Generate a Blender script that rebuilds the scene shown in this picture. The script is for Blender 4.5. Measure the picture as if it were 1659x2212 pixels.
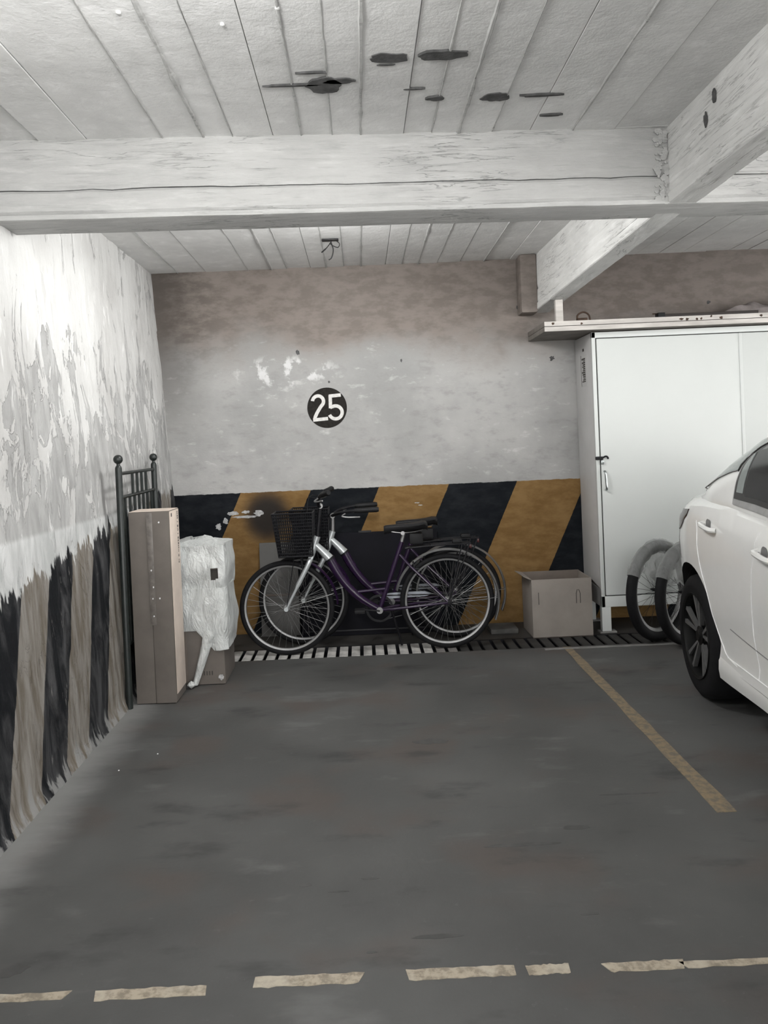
import bpy, bmesh, math, random
from mathutils import Vector, Matrix, noise

random.seed(25)
S = bpy.context.scene
for o in list(bpy.data.objects):
    bpy.data.objects.remove(o)
COL = S.collection

# ------------------------------------------------------------------ camera
F_PX, PITCH, YAW, ROLL, SX, SY = 1660.0, 0.0138, 0.0081, 0.043, -36.5, -123.3
fw = Vector((math.sin(YAW) * math.cos(PITCH), math.cos(YAW) * math.cos(PITCH), -math.sin(PITCH)))
r0 = Vector((math.cos(YAW), -math.sin(YAW), 0))
u0 = r0.cross(fw)
rt = r0 * math.cos(ROLL) - u0 * math.sin(ROLL)
up = r0 * math.sin(ROLL) + u0 * math.cos(ROLL)
cd = bpy.data.cameras.new('camera')
cam = bpy.data.objects.new('camera', cd)
COL.objects.link(cam)
M = Matrix((rt, up, -fw)).transposed().to_4x4()
M.translation = (0, 0, 1.42)
cam.matrix_world = M
cd.sensor_fit = 'VERTICAL'
cd.sensor_height = 36.0
cd.sensor_width = 27.0
cd.lens = 36.0 * F_PX / 2212
cd.shift_x = -SX / 2212
cd.shift_y = SY / 2212
cd.clip_start = 0.05
S.camera = cam

# ------------------------------------------------------------------ world, exposure
w = bpy.data.worlds.new('daylight')
S.world = w
w.use_nodes = True
bg = w.node_tree.nodes['Background']
bg.inputs['Color'].default_value = (1.0, 0.99, 0.975, 1)
bg.inputs['Strength'].default_value = 6.0
S.view_settings.view_transform = 'Standard'
S.view_settings.look = 'None'
S.view_settings.gamma = 1
S.view_settings.exposure = 0.0
S.view_settings.use_curve_mapping = False
LAMP_W = 58.0

# ------------------------------------------------------------------ node helpers
class NT:
    def __init__(s, name):
        s.m = bpy.data.materials.new(name)
        s.m.use_nodes = True
        s.t = s.m.node_tree
        s.b = s.t.nodes['Principled BSDF']
        s._p = None
    def n(s, typ, **k):
        x = s.t.nodes.new(typ)
        for a, v in k.items():
            setattr(x, a, v)
        return x
    def put(s, sock, v):
        if isinstance(v, bpy.types.NodeSocket):
            s.t.links.new(v, sock)
        else:
            if hasattr(sock, 'type') and sock.type == 'RGBA' and isinstance(v, (tuple, list)) and len(v) == 3:
                v = (*v, 1)
            sock.default_value = v
    def pos(s, world=True):
        if s._p is None:
            if world:
                s._p = s.n('ShaderNodeNewGeometry').outputs['Position']
            else:
                s._p = s.n('ShaderNodeTexCoord').outputs['Object']
        return s._p
    def xyz(s, world=True):
        q = s.n('ShaderNodeSeparateXYZ')
        s.put(q.inputs[0], s.pos(world))
        return q.outputs
    def vm(s, v, scale):
        q = s.n('ShaderNodeVectorMath', operation='MULTIPLY')
        s.put(q.inputs[0], v)
        q.inputs[1].default_value = scale
        return q.outputs[0]
    def ma(s, op, a, b=0.0, c=0.0, clamp=False):
        q = s.n('ShaderNodeMath', operation=op)
        q.use_clamp = clamp
        for i, v in enumerate((a, b, c)):
            s.put(q.inputs[i], v)
        return q.outputs[0]
    def noise(s, scale=5, detail=4, rough=0.55, stretch=None, world=True, dist=0.0):
        q = s.n('ShaderNodeTexNoise')
        v = s.pos(world)
        if stretch:
            v = s.vm(v, stretch)
        s.put(q.inputs['Vector'], v)
        q.inputs['Scale'].default_value = scale
        q.inputs['Detail'].default_value = detail
        q.inputs['Roughness'].default_value = rough
        q.inputs['Distortion'].default_value = dist
        return q.outputs[0]
    def step(s, v, lo, hi):
        q = s.n('ShaderNodeMapRange', interpolation_type='SMOOTHSTEP')
        s.put(q.inputs[0], v)
        s.put(q.inputs[1], lo)
        s.put(q.inputs[2], hi)
        return q.outputs[0]
    def mix(s, f, a, b, blend='MIX'):
        q = s.n('ShaderNodeMix', data_type='RGBA', blend_type=blend)
        s.put(q.inputs[0], f)
        s.put(q.inputs[6], a)
        s.put(q.inputs[7], b)
        return q.outputs[2]
    def bump(s, h, strength=0.3, dist=0.01):
        q = s.n('ShaderNodeBump')
        q.inputs['Strength'].default_value = strength
        q.inputs['Distance'].default_value = dist
        s.put(q.inputs['Height'], h)
        s.t.links.new(q.outputs[0], s.b.inputs['Normal'])
    def out(s, col, rough=0.6, metal=0.0, spec=0.5, coat=0.0):
        s.put(s.b.inputs['Base Color'], col)
        s.put(s.b.inputs['Roughness'], rough)
        s.put(s.b.inputs['Metallic'], metal)
        s.put(s.b.inputs['Specular IOR Level'], spec)
        s.put(s.b.inputs['Coat Weight'], coat)
        return s.m

def mat(name, col, rough=0.6, metal=0.0, var=0.12, scale=12, bump=0.0, spec=0.5, coat=0.0, stretch=None):
    t = NT(name)
    nz = t.noise(scale, 5, 0.6, stretch, world=False)
    lo = tuple(c * (1 - var) for c in col)
    hi = tuple(min(1, c * (1 + var)) for c in col)
    c = t.mix(t.step(nz, 0.3, 0.7), lo, hi)
    if bump:
        t.bump(nz, bump, 0.005)
    return t.out(c, rough, metal, spec, coat)

# ------------------------------------------------------------------ structure materials
def concrete_white(name, base=(0.60, 0.60, 0.59), grain=(1, 1, 1), amount=0.3, cracks=None):
    t = NT(name)
    big = t.noise(1.3, 5, 0.6)
    fine = t.noise(9, 6, 0.65, grain)
    tiny = t.noise(60, 4, 0.6)
    c = t.mix(t.step(big, 0.3, 0.72), tuple(b * 0.80 for b in base), base)
    c = t.mix(t.ma('MULTIPLY', t.step(fine, 0.5, 0.75), amount), c, tuple(b * 0.55 for b in base))
    c = t.mix(t.ma('MULTIPLY', t.step(fine, 0.5, 0.25), 0.4), c, tuple(min(1, b * 1.3) for b in base))
    h = t.ma('ADD', t.ma('MULTIPLY', fine, 1.0), t.ma('MULTIPLY', tiny, 0.25))
    if cracks:
        cn = t.noise(9, 5, 0.6, cracks, dist=0.5)
        where = t.step(t.noise(2.2, 3, 0.5), 0.46, 0.58)
        ck = t.ma('MULTIPLY', t.step(t.ma('ABSOLUTE', t.ma('SUBTRACT', cn, 0.5)), 0.016, 0.002), where)
        c = t.mix(t.ma('MULTIPLY', ck, 0.55), c, tuple(b * 0.32 for b in base))
        sc = t.noise(16, 5, 0.65, cracks)
        c = t.mix(t.ma('MULTIPLY', t.step(sc, 0.56, 0.70), 0.35), c, tuple(b * 0.55 for b in base))
        h = t.ma('SUBTRACT', h, t.ma('ADD', t.ma('MULTIPLY', ck, 0.4), t.ma('MULTIPLY', sc, -0.6)))
    t.bump(h, 0.5, 0.012)
    return t.out(c, 0.85, spec=0.25)

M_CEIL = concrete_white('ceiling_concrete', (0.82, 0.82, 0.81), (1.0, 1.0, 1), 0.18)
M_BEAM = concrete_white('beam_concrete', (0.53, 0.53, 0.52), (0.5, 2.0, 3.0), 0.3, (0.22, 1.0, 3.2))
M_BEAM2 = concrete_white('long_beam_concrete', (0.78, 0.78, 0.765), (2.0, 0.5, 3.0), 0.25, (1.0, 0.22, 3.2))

def wall_back_mat():
    t = NT('back_wall_paint')
    x, y, z = t.xyz()
    big = t.noise(1.1, 5, 0.6)
    fine = t.noise(7, 6, 0.65, (1, 1, 2.2))
    tiny = t.noise(45, 4, 0.6)
    white = t.mix(t.step(big, 0.3, 0.7), (0.30, 0.30, 0.295), (0.43, 0.425, 0.415))
    white = t.mix(t.ma('MULTIPLY', t.step(fine, 0.5, 0.72), 0.5), white, (0.25, 0.245, 0.24))
    white = t.mix(t.ma('MULTIPLY', t.step(fine, 0.42, 0.25), 0.5), white, (0.62, 0.62, 0.61))
    # damp brown staining under the ceiling, with the beam's shade painted in
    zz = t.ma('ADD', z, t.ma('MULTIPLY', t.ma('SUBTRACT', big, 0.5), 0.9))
    damp_shade = t.step(zz, 1.95, 2.35)
    white = t.mix(t.ma('MULTIPLY', damp_shade, 0.85), white, t.mix(t.step(fine, 0.35, 0.65), (0.145, 0.118, 0.10), (0.22, 0.185, 0.163)))
    # bright patches
    px = t.ma('SUBTRACT', x, -0.55); pz = t.ma('SUBTRACT', z, 2.0)
    d = t.ma('ADD', t.ma('MULTIPLY', t.ma('MULTIPLY', px, px), 4.0), t.ma('MULTIPLY', t.ma('MULTIPLY', pz, pz), 40.0))
    pale_spots = t.ma('MULTIPLY', t.step(d, 0.9, 0.1), t.step(t.noise(9, 4, 0.6), 0.52, 0.62))
    white = t.mix(t.ma('MULTIPLY', pale_spots, 0.7), white, (0.72, 0.72, 0.72))
    corner_dark = t.ma('MULTIPLY', t.step(t.ma('ADD', x, t.ma('MULTIPLY', t.ma('SUBTRACT', fine, 0.5), 0.5)), -1.0, -1.5), t.step(z, 1.2, 2.4))  # darker towards the upper left corner
    white = t.mix(t.ma('MULTIPLY', corner_dark, 0.75), white, (0.075, 0.065, 0.058))
    # warning band
    e = t.ma('ADD', t.ma('SUBTRACT', x, t.ma('MULTIPLY', t.ma('SUBTRACT', z, 1.088), 0.46)), 0.934)
    e = t.ma('ADD', e, t.ma('MULTIPLY', t.ma('SUBTRACT', t.noise(30, 2), 0.5), 0.008))
    fr = t.ma('FRACT', t.ma('DIVIDE', t.ma('ADD', e, 10.63), 1.063))
    och = t.ma('MULTIPLY', t.step(fr, -0.002, 0.002), t.step(fr, 0.509, 0.505))
    ochre = t.mix(t.step(fine, 0.3, 0.7), (0.165, 0.095, 0.033), (0.235, 0.145, 0.06))
    black = t.mix(t.step(fine, 0.35, 0.75), (0.006, 0.0075, 0.010), (0.016, 0.018, 0.021))
    band = t.mix(och, black, ochre)
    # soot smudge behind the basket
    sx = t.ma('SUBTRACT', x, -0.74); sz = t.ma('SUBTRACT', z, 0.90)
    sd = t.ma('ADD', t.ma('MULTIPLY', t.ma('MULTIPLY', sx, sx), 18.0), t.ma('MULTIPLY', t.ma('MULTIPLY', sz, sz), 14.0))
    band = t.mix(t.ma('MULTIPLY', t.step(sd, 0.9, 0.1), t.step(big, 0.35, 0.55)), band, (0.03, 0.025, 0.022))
    inb = t.step(t.ma('ADD', z, t.ma('MULTIPLY', t.ma('SUBTRACT', t.noise(25, 2), 0.5), 0.012)), 1.091, 1.086)
    c = t.mix(inb, white, band)
    t.bump(t.ma('ADD', fine, t.ma('MULTIPLY', tiny, 0.3)), 0.35, 0.008)
    return t.out(c, 0.8, spec=0.12)
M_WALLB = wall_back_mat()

def wall_left_mat():
    t = NT('peeling_wall_paint')
    x, y, z = t.xyz()
    streak = t.noise(5, 6, 0.62, (1, 1.7, 0.55), dist=0.9)
    streak2 = t.noise(13, 5, 0.6, (1, 1.5, 0.30), dist=0.4)
    flake = t.noise(3.2, 7, 0.66, (1, 1.9, 0.75), dist=1.1)
    big = t.noise(1.0, 4, 0.6)
    tiny = t.noise(50, 4, 0.6)
    white = t.mix(t.step(big, 0.32, 0.65), (0.46, 0.455, 0.445), (0.60, 0.60, 0.59))
    lev = t.ma('ADD', flake, t.ma('MULTIPLY', t.step(z, 1.2, 2.4), 0.16))
    bare = t.step(lev, 0.555, 0.54)
    white = t.mix(t.ma('MULTIPLY', bare, 0.8), white, t.mix(t.step(streak, 0.35, 0.65), (0.27, 0.27, 0.265), (0.40, 0.40, 0.395)))
    rim_ = t.ma('MULTIPLY', t.step(t.ma('ABSOLUTE', t.ma('SUBTRACT', lev, 0.556)), 0.010, 0.002), t.step(streak2, 0.46, 0.56))
    white = t.mix(t.ma('MULTIPLY', rim_, 0.65), white, (0.13, 0.125, 0.12))  # shading along the flake edges, painted as a dark crack line
    white = t.mix(t.ma('MULTIPLY', t.step(streak2, 0.58, 0.70), 0.35), white, (0.34, 0.335, 0.33))
    white = t.mix(t.ma('MULTIPLY', t.step(streak2, 0.40, 0.32), 0.5), white, (0.76, 0.76, 0.75))
    # stripes
    e = t.ma('DIVIDE', t.ma('ADD', t.ma('SUBTRACT', y, t.ma('ADD', t.ma('MULTIPLY', z, 0.37), 2.856)), 5.6), 0.56)
    e = t.ma('ADD', e, t.ma('MULTIPLY', t.ma('SUBTRACT', streak2, 0.5), 0.06))
    fr = t.ma('FRACT', e)
    lt = t.ma('MULTIPLY', t.step(fr, -0.01, 0.01), t.step(fr, 0.52, 0.50))
    tan = t.mix(t.step(streak2, 0.3, 0.7), (0.145, 0.125, 0.10), (0.27, 0.255, 0.235))
    blk = t.mix(t.step(streak, 0.40, 0.75), (0.012, 0.013, 0.015), (0.085, 0.085, 0.088))
    band = t.mix(lt, blk, tan)
    # worn scars
    band = t.mix(t.ma('MULTIPLY', t.step(t.noise(8, 5, 0.65, (1, 1.6, 0.5)), 0.63, 0.70), 0.7), band, (0.33, 0.32, 0.31))
    foot = t.step(t.ma('ADD', z, t.ma('MULTIPLY', streak2, -0.5)), -0.20, -0.25)
    band = t.mix(t.ma('MULTIPLY', foot, 0.8), band, (0.27, 0.27, 0.265))
    edge = t.ma('ADD', t.ma('SUBTRACT', z, t.ma('MULTIPLY', t.ma('SUBTRACT', y, 3.4), 0.10)), t.ma('MULTIPLY', t.ma('SUBTRACT', streak2, 0.5), 0.34))
    inb = t.step(edge, 0.925, 0.905)
    plaster = t.mix(t.step(streak, 0.35, 0.65), (0.43, 0.44, 0.435), (0.60, 0.605, 0.60))
    upc = t.mix(t.step(t.ma('ADD', z, t.ma('MULTIPLY', big, 0.03)), 1.085, 1.11), plaster, white)
    c = t.mix(inb, upc, band)
    h = t.ma('ADD', t.ma('ADD', t.ma('MULTIPLY', streak, 0.5), t.ma('MULTIPLY', bare, -0.22)), t.ma('ADD', t.ma('MULTIPLY', streak2, 0.4), t.ma('MULTIPLY', tiny, 0.12)))
    t.bump(h, 0.8, 0.02)
    return t.out(c, 0.8, spec=0.1)
M_WALLL = wall_left_mat()

def floor_mat():
    t = NT('garage_floor_concrete')
    x, y, z = t.xyz()
    big = t.noise(0.9, 5, 0.6)
    mid = t.noise(3.2, 5, 0.6, (0.6, 1.4, 1))
    fine = t.noise(28, 5, 0.7)
    brown = t.noise(1.7, 3, 0.5, (1, 1.3, 1))
    c = t.mix(t.step(big, 0.3, 0.7), (0.058, 0.058, 0.057), (0.094, 0.094, 0.092))
    c = t.mix(t.ma('MULTIPLY', t.step(brown, 0.5, 0.68), 0.55), c, (0.084, 0.066, 0.058))
    c = t.mix(t.ma('MULTIPLY', t.step(mid, 0.55, 0.72), 0.7), c, (0.036, 0.036, 0.036))
    c = t.mix(t.ma('MULTIPLY', t.step(mid, 0.42, 0.28), 0.55), c, (0.135, 0.135, 0.133))
    c = t.mix(t.ma('MULTIPLY', t.step(fine, 0.62, 0.8), 0.4), c, (0.16, 0.16, 0.16))
    # pale dust along the left wall
    du = t.step(t.ma('ADD', x, t.ma('MULTIPLY', t.ma('SUBTRACT', mid, 0.5), 0.25)), -1.12, -1.36)
    c = t.mix(t.ma('MULTIPLY', du, 0.85), c, (0.24, 0.24, 0.235))
    c = t.mix(t.ma('MULTIPLY', t.step(y, 5.42, 5.44), 0.8), c, (0.035, 0.033, 0.031))  # dirty strip behind the grate, with the shade there painted in
    t.bump(t.ma('ADD', t.ma('MULTIPLY', mid, 0.6), fine), 0.25, 0.004)
    return t.out(c, t.mix(t.step(big, 0.3, 0.7), (0.55,) * 3, (0.72,) * 3), spec=0.3)
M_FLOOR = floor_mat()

def paint_mat():
    t = NT('worn_road_paint')
    a = t.noise(30, 6, 0.7)
    b = t.noise(5, 4, 0.6)
    c = t.mix(t.step(a, 0.42, 0.62), (0.36, 0.31, 0.24), (0.20, 0.17, 0.13))
    c = t.mix(t.ma('MULTIPLY', t.step(b, 0.48, 0.62), 0.6), c, (0.44, 0.40, 0.33))
    return t.out(c, 0.7)
M_PAINT = paint_mat()
def paint_mat2():
    t = NT('worn_ochre_line')
    a = t.noise(30, 6, 0.7)
    c = t.mix(t.step(a, 0.4, 0.64), (0.215, 0.165, 0.10), (0.125, 0.105, 0.082))
    return t.out(c, 0.7)
M_LINE = paint_mat2()

M_SPALL = mat('exposed_dark_cement', (0.075, 0.075, 0.075), 0.95, var=0.3, scale=30, bump=0.6)
M_DISC = mat('black_sign_paint', (0.022, 0.020, 0.018), 0.8, var=0.25, scale=40, spec=0.1)
M_DIGIT = mat('white_sign_paint', (0.60, 0.59, 0.57), 0.6, var=0.12, scale=60)
M_SPLASH = mat('white_paint_splash', (0.40, 0.40, 0.40), 0.7, var=0.3, scale=40)
M_IRON = mat('dark_green_metal', (0.010, 0.014, 0.013), 0.4, 0.0, var=0.3, scale=20)
M_CARD = mat('grey_brown_cardboard', (0.128, 0.112, 0.099), 0.75, var=0.10, scale=6, bump=0.05)
M_CARD_LIT = mat('lit_face_cardboard', (0.62, 0.53, 0.46), 0.75, var=0.10, scale=6)  # lit faces of the tall box, their light painted as paler card
M_CARDB = mat('taupe_cardboard', (0.25, 0.222, 0.20), 0.75, var=0.08, scale=5)
M_CARDIN = mat('inner_cardboard', (0.15, 0.125, 0.108), 0.85, var=0.10, scale=5)
M_TAPE = mat('clear_packing_tape', (0.15, 0.135, 0.122), 0.3, var=0.25, scale=25)
M_GLINT_CRUMB = mat('white_glint_and_crumb', (0.75, 0.75, 0.75), 0.4)  # white for the painted tape glints and the plaster crumbs
M_INK = mat('dark_print', (0.05, 0.045, 0.04), 0.8)
def plastic_mat(name, col, alpha):
    t = NT(name)
    a = t.noise(9, 5, 0.65, (1.6, 1.6, 0.6), world=False, dist=1.2)
    b = t.noise(26, 4, 0.6, (1.5, 1.5, 0.5), world=False, dist=0.8)
    c = t.mix(t.step(a, 0.3, 0.7), tuple(v * 0.78 for v in col), col)
    t.bump(t.ma('ADD', a, t.ma('MULTIPLY', b, 0.4)), 0.9, 0.03)
    m = t.out(c, 0.32, spec=0.5)
    t.b.inputs['Alpha'].default_value = alpha
    return m
M_PLAST = plastic_mat('white_plastic_film', (0.66, 0.68, 0.67), 0.97)
M_FILM = plastic_mat('clear_plastic_wrap', (0.55, 0.56, 0.56), 0.42)
M_TYRE = mat('black_rubber', (0.008, 0.008, 0.009), 0.75, var=0.2, scale=30, spec=0.2)
M_RIM = mat('brushed_aluminium', (0.26, 0.26, 0.26), 0.4, 0.7, var=0.1, scale=20)
M_SPOKE = mat('steel_spoke', (0.22, 0.22, 0.22), 0.4, 0.7)
M_SILVER = mat('silver_bike_paint', (0.55, 0.58, 0.59), 0.3, 0.5, var=0.06, coat=0.5)
M_PURPLE = mat('purple_bike_paint', (0.017, 0.006, 0.028), 0.28, 0.0, var=0.1, coat=0.35, spec=0.3)
M_BLACKM = mat('black_bike_metal', (0.008, 0.008, 0.010), 0.45, 0.0, spec=0.25)
M_BLACKP = mat('black_plastic', (0.009, 0.009, 0.010), 0.55, spec=0.25)
M_GUARD = mat('grey_blue_guard', (0.30, 0.32, 0.36), 0.4, 0.2)
M_FEND = mat('grey_fender', (0.25, 0.25, 0.25), 0.3, 0.6)
M_SADDLE = mat('black_saddle_vinyl', (0.009, 0.009, 0.010), 0.5, var=0.2, spec=0.25)
M_BOARD = mat('black_board', (0.006, 0.006, 0.009), 0.7, var=0.3, scale=3, spec=0.12)
M_GREY = mat('grey_sheet', (0.115, 0.112, 0.108), 0.8, var=0.1, scale=4)
M_BRICK = mat('grey_cement_slab', (0.085, 0.083, 0.08), 0.9, var=0.2, scale=15, bump=0.3)
M_SLATL = mat('pale_grate_slat', (0.42, 0.41, 0.395), 0.7, var=0.3, scale=14)
M_SLATM = mat('grey_grate_slat', (0.17, 0.16, 0.155), 0.7, var=0.3, scale=14)
M_SLATD = mat('dark_grate_slat', (0.022, 0.021, 0.020), 0.7, var=0.3, scale=14)
M_TRENCH = mat('dark_drain', (0.012, 0.012, 0.012), 0.95)
M_EDGE = mat('pale_concrete_edge', (0.20, 0.195, 0.19), 0.8, var=0.2, scale=10)
M_CAB = mat('white_cabinet_enamel', (0.66, 0.685, 0.67), 0.35, var=0.015, scale=2, spec=0.4)
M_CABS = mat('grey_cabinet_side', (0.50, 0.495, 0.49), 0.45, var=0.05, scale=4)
M_CABD = mat('cabinet_gap', (0.03, 0.03, 0.03), 0.8)
M_PLANK = mat('white_painted_plank', (0.56, 0.53, 0.50), 0.7, var=0.18, scale=10, bump=0.2, stretch=(0.4, 1, 2))
M_PLANKU = mat('bare_plank', (0.16, 0.145, 0.13), 0.8, var=0.2, scale=8)
M_CHROME = mat('steel_handle', (0.40, 0.43, 0.43), 0.25, 0.9)
M_RUST = mat('rusty_iron', (0.055, 0.032, 0.02), 0.7, 0.3, var=0.4, scale=30)
M_DARKB = mat('dark_brown_rail', (0.022, 0.015, 0.012), 0.6)
M_TARP = mat('crumpled_grey_sheet', (0.26, 0.23, 0.225), 0.6, var=0.25, scale=8, bump=0.4)
M_CAR = mat('white_car_paint', (0.80, 0.80, 0.785), 0.22, var=0.01, spec=0.4, coat=0.6)
M_GLASS = mat('dark_car_glass', (0.02, 0.021, 0.022), 0.1, var=0.02, spec=0.15)
M_GLASSR = mat('grey_rear_glass', (0.22, 0.245, 0.24), 0.1, var=0.02, spec=0.3)
M_TRIM = mat('black_car_trim', (0.010, 0.010, 0.010), 0.3)
M_CHTRIM = mat('satin_trim', (0.42, 0.42, 0.42), 0.3, 0.6)
M_LENS = mat('dark_red_lens', (0.03, 0.012, 0.012), 0.15)
M_STRIP_HILITE = mat('white_strip_and_highlight', (0.86, 0.86, 0.86), 0.3)  # white for painted edge highlights on doors and sill, and the lamp strip
M_SEAMD = mat('dark_panel_seam', (0.16, 0.16, 0.16), 0.4)
M_WELL = mat('wheel_well', (0.006, 0.006, 0.006), 0.9)
M_ALLOY = mat('machined_alloy', (0.22, 0.22, 0.22), 0.35, 0.6)
M_ALLOYB = mat('black_alloy', (0.006, 0.006, 0.006), 0.5, 0.0, spec=0.2)
M_RED = mat('red_reflector', (0.06, 0.008, 0.008), 0.3)
M_FIX = mat('white_lamp_housing', (0.7, 0.7, 0.7), 0.5)

# ------------------------------------------------------------------ mesh helpers
class MB:
    def __init__(s):
        s.v = []; s.f = []
    def add(s, vs, fs):
        b = len(s.v)
        s.v += [tuple(q) for q in vs]
        s.f += [tuple(i + b for i in f) for f in fs]
        return s
    def box(s, x0, x1, y0, y1, z0, z1, bev=0.0, mtx=None):
        bm = bmesh.new()
        bmesh.ops.create_cube(bm, size=1)
        for q in bm.verts:
            q.co = Vector(((x0 + x1) / 2 + q.co.x * (x1 - x0), (y0 + y1) / 2 + q.co.y * (y1 - y0), (z0 + z1) / 2 + q.co.z * (z1 - z0)))
        if bev:
            bmesh.ops.bevel(bm, geom=bm.edges[:], offset=bev, segments=2, affect='EDGES', profile=0.6)
        bm.verts.index_update()
        vs = [(mtx @ q.co) if mtx else q.co.copy() for q in bm.verts]
        fs = [[q.index for q in f.verts] for f in bm.faces]
        bm.free()
        return s.add(vs, fs)
    def tube(s, pts, r, n=8, caps=True, flat=1.0):
        pts = [Vector(p) for p in pts]
        rr = r if isinstance(r, (list, tuple)) else [r] * len(pts)
        prev = None
        rings = []
        for i, p in enumerate(pts):
            d = (pts[min(i + 1, len(pts) - 1)] - pts[max(i - 1, 0)]).normalized()
            if prev is None:
                a = Vector((0, 0, 1)) if abs(d.z) < 0.9 else Vector((0, 1, 0))
                u = d.cross(a).normalized()
            else:
                u = (prev - d * prev.dot(d)).normalized()
            prev = u
            v = d.cross(u)
            rings.append([p + (u * math.cos(2 * math.pi * k / n) + v * math.sin(2 * math.pi * k / n) * flat) * rr[i] for k in range(n)])
        vs = [q for r_ in rings for q in r_]
        fs = []
        for i in range(len(rings) - 1):
            for k in range(n):
                fs.append((i * n + k, i * n + (k + 1) % n, (i + 1) * n + (k + 1) % n, (i + 1) * n + k))
        if caps:
            fs.append(tuple(range(n - 1, -1, -1)))
            fs.append(tuple((len(rings) - 1) * n + k for k in range(n)))
        return s.add(vs, fs)
    def ring(s, c, R, prof, axis='y', n=48, a0=0.0, a1=2 * math.pi):
        """profile (dr, dh) swept round an axis through c; angle 0 = +x, 90 deg = +z for axis y"""
        c = Vector(c)
        full = abs(a1 - a0 - 2 * math.pi) < 1e-6
        m = n if full else n + 1
        vs = []; fs = []
        k = len(prof)
        for i in range(m):
            a = a0 + (a1 - a0) * i / n
            for dr, dh in prof:
                rr = R + dr
                if axis == 'y':
                    vs.append(c + Vector((rr * math.cos(a), dh, rr * math.sin(a))))
                elif axis == 'x':
                    vs.append(c + Vector((dh, rr * math.cos(a), rr * math.sin(a))))
                else:
                    vs.append(c + Vector((rr * math.cos(a), rr * math.sin(a), dh)))
        for i in range(n):
            j = (i + 1) % m
            for q in range(k):
                fs.append((i * k + q, i * k + (q + 1) % k, j * k + (q + 1) % k, j * k + q))
        if not full:
            fs.append(tuple(range(k)))
            fs.append(tuple((m - 1) * k + q for q in range(k)))
        return s.add(vs, fs)
    def lathe(s, prof, c=(0, 0, 0), axis='z', n=24):
        """closed solid: prof list of (r, h)"""
        c = Vector(c)
        vs = []; fs = []
        for r, h in prof:
            for i in range(n):
                a = 2 * math.pi * i / n
                p = {'z': (r * math.cos(a), r * math.sin(a), h), 'y': (r * math.cos(a), h, r * math.sin(a)), 'x': (h, r * math.cos(a), r * math.sin(a))}[axis]
                vs.append(c + Vector(p))
        for q in range(len(prof) - 1):
            for i in range(n):
                fs.append((q * n + i, q * n + (i + 1) % n, (q + 1) * n + (i + 1) % n, (q + 1) * n + i))
        fs.append(tuple(range(n)))
        fs.append(tuple((len(prof) - 1) * n + i for i in range(n)))
        return s.add(vs, fs)
    def poly(s, pts, d):
        """prism: polygon pts (3D) extruded by vector d"""
        d = Vector(d); n = len(pts)
        vs = [Vector(p) for p in pts] + [Vector(p) + d for p in pts]
        fs = [tuple(range(n)), tuple(range(2 * n - 1, n - 1, -1))]
        for i in range(n):
            fs.append((i, (i + 1) % n, n + (i + 1) % n, n + i))
        return s.add(vs, fs)
    def grid(s, rows, thick=None):
        """rows of points -> quads; thick: Vector offset gives a closed sheet"""
        m = len(rows); n = len(rows[0])
        vs = [Vector(p) for r in rows for p in r]
        fs = [(i * n + j, i * n + j + 1, (i + 1) * n + j + 1, (i + 1) * n + j) for i in range(m - 1) for j in range(n - 1)]
        if thick is not None:
            t = Vector(thick); N = len(vs)
            vs += [p + t for p in vs]
            fs += [tuple(q + N for q in reversed(f)) for f in fs[:]]
            rim = [j for j in range(n)] + [i * n + n - 1 for i in range(1, m)] + [(m - 1) * n + j for j in range(n - 2, -1, -1)] + [i * n for i in range(m - 2, 0, -1)]
            for a in range(len(rim)):
                b = rim[(a + 1) % len(rim)]
                fs.append((rim[a], b, b + N, rim[a] + N))
        return s.add(vs, fs)
    def build(s, name, m, parent=None, smooth=35, loc=None):
        me = bpy.data.meshes.new(name)
        me.from_pydata(s.v, [], s.f)
        bm = bmesh.new(); bm.from_mesh(me)
        bmesh.ops.recalc_face_normals(bm, faces=bm.faces[:])
        bm.to_mesh(me); bm.free()
        me.materials.append(m)
        if smooth:
            for p in me.polygons:
                p.use_smooth = True
            me.set_sharp_from_angle(angle=math.radians(smooth))
        o = bpy.data.objects.new(name, me)
        COL.objects.link(o)
        if parent:
            o.parent = parent
        if loc:
            o.location = loc
        return o

def tag(o, label, cat=None, group=None, kind=None):
    o['label'] = label
    if cat: o['category'] = cat
    if group: o['group'] = group
    if kind: o['kind'] = kind
    return o
def empty(name, loc, label, cat, rz=0.0, group=None):
    o = bpy.data.objects.new(name, None)
    o.empty_display_size = 0.1
    COL.objects.link(o)
    o.location = loc
    o.rotation_euler = (0, 0, rz)
    return tag(o, label, cat, group)
def link_copy(o, name, parent, loc=(0, 0, 0)):
    c = o.copy(); c.name = name; COL.objects.link(c); c.parent = parent; c.location = loc
    return c
def struct(o, label):
    o['kind'] = 'structure'; o['label'] = label
    return o
def smoothpath(pts, n=6):
    pts = [Vector(p) for p in pts]
    out = []
    for i in range(len(pts) - 1):
        p0 = pts[max(i - 1, 0)]; p1 = pts[i]; p2 = pts[i + 1]; p3 = pts[min(i + 2, len(pts) - 1)]
        for k in range(n):
            t = k / n
            out.append(0.5 * ((2 * p1) + (p2 - p0) * t + (2 * p0 - 5 * p1 + 4 * p2 - p3) * t * t + (3 * p1 - p0 - 3 * p2 + p3) * t ** 3))
    out.append(pts[-1])
    return out
def circ(r, n=12, sx=1, sy=1):
    return [(r * sx * math.cos(2 * math.pi * k / n), r * sy * math.sin(2 * math.pi * k / n)) for k in range(n)]
def nz(x, y=0.0, z=0.0):
    return noise.noise(Vector((x, y, z)))

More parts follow.
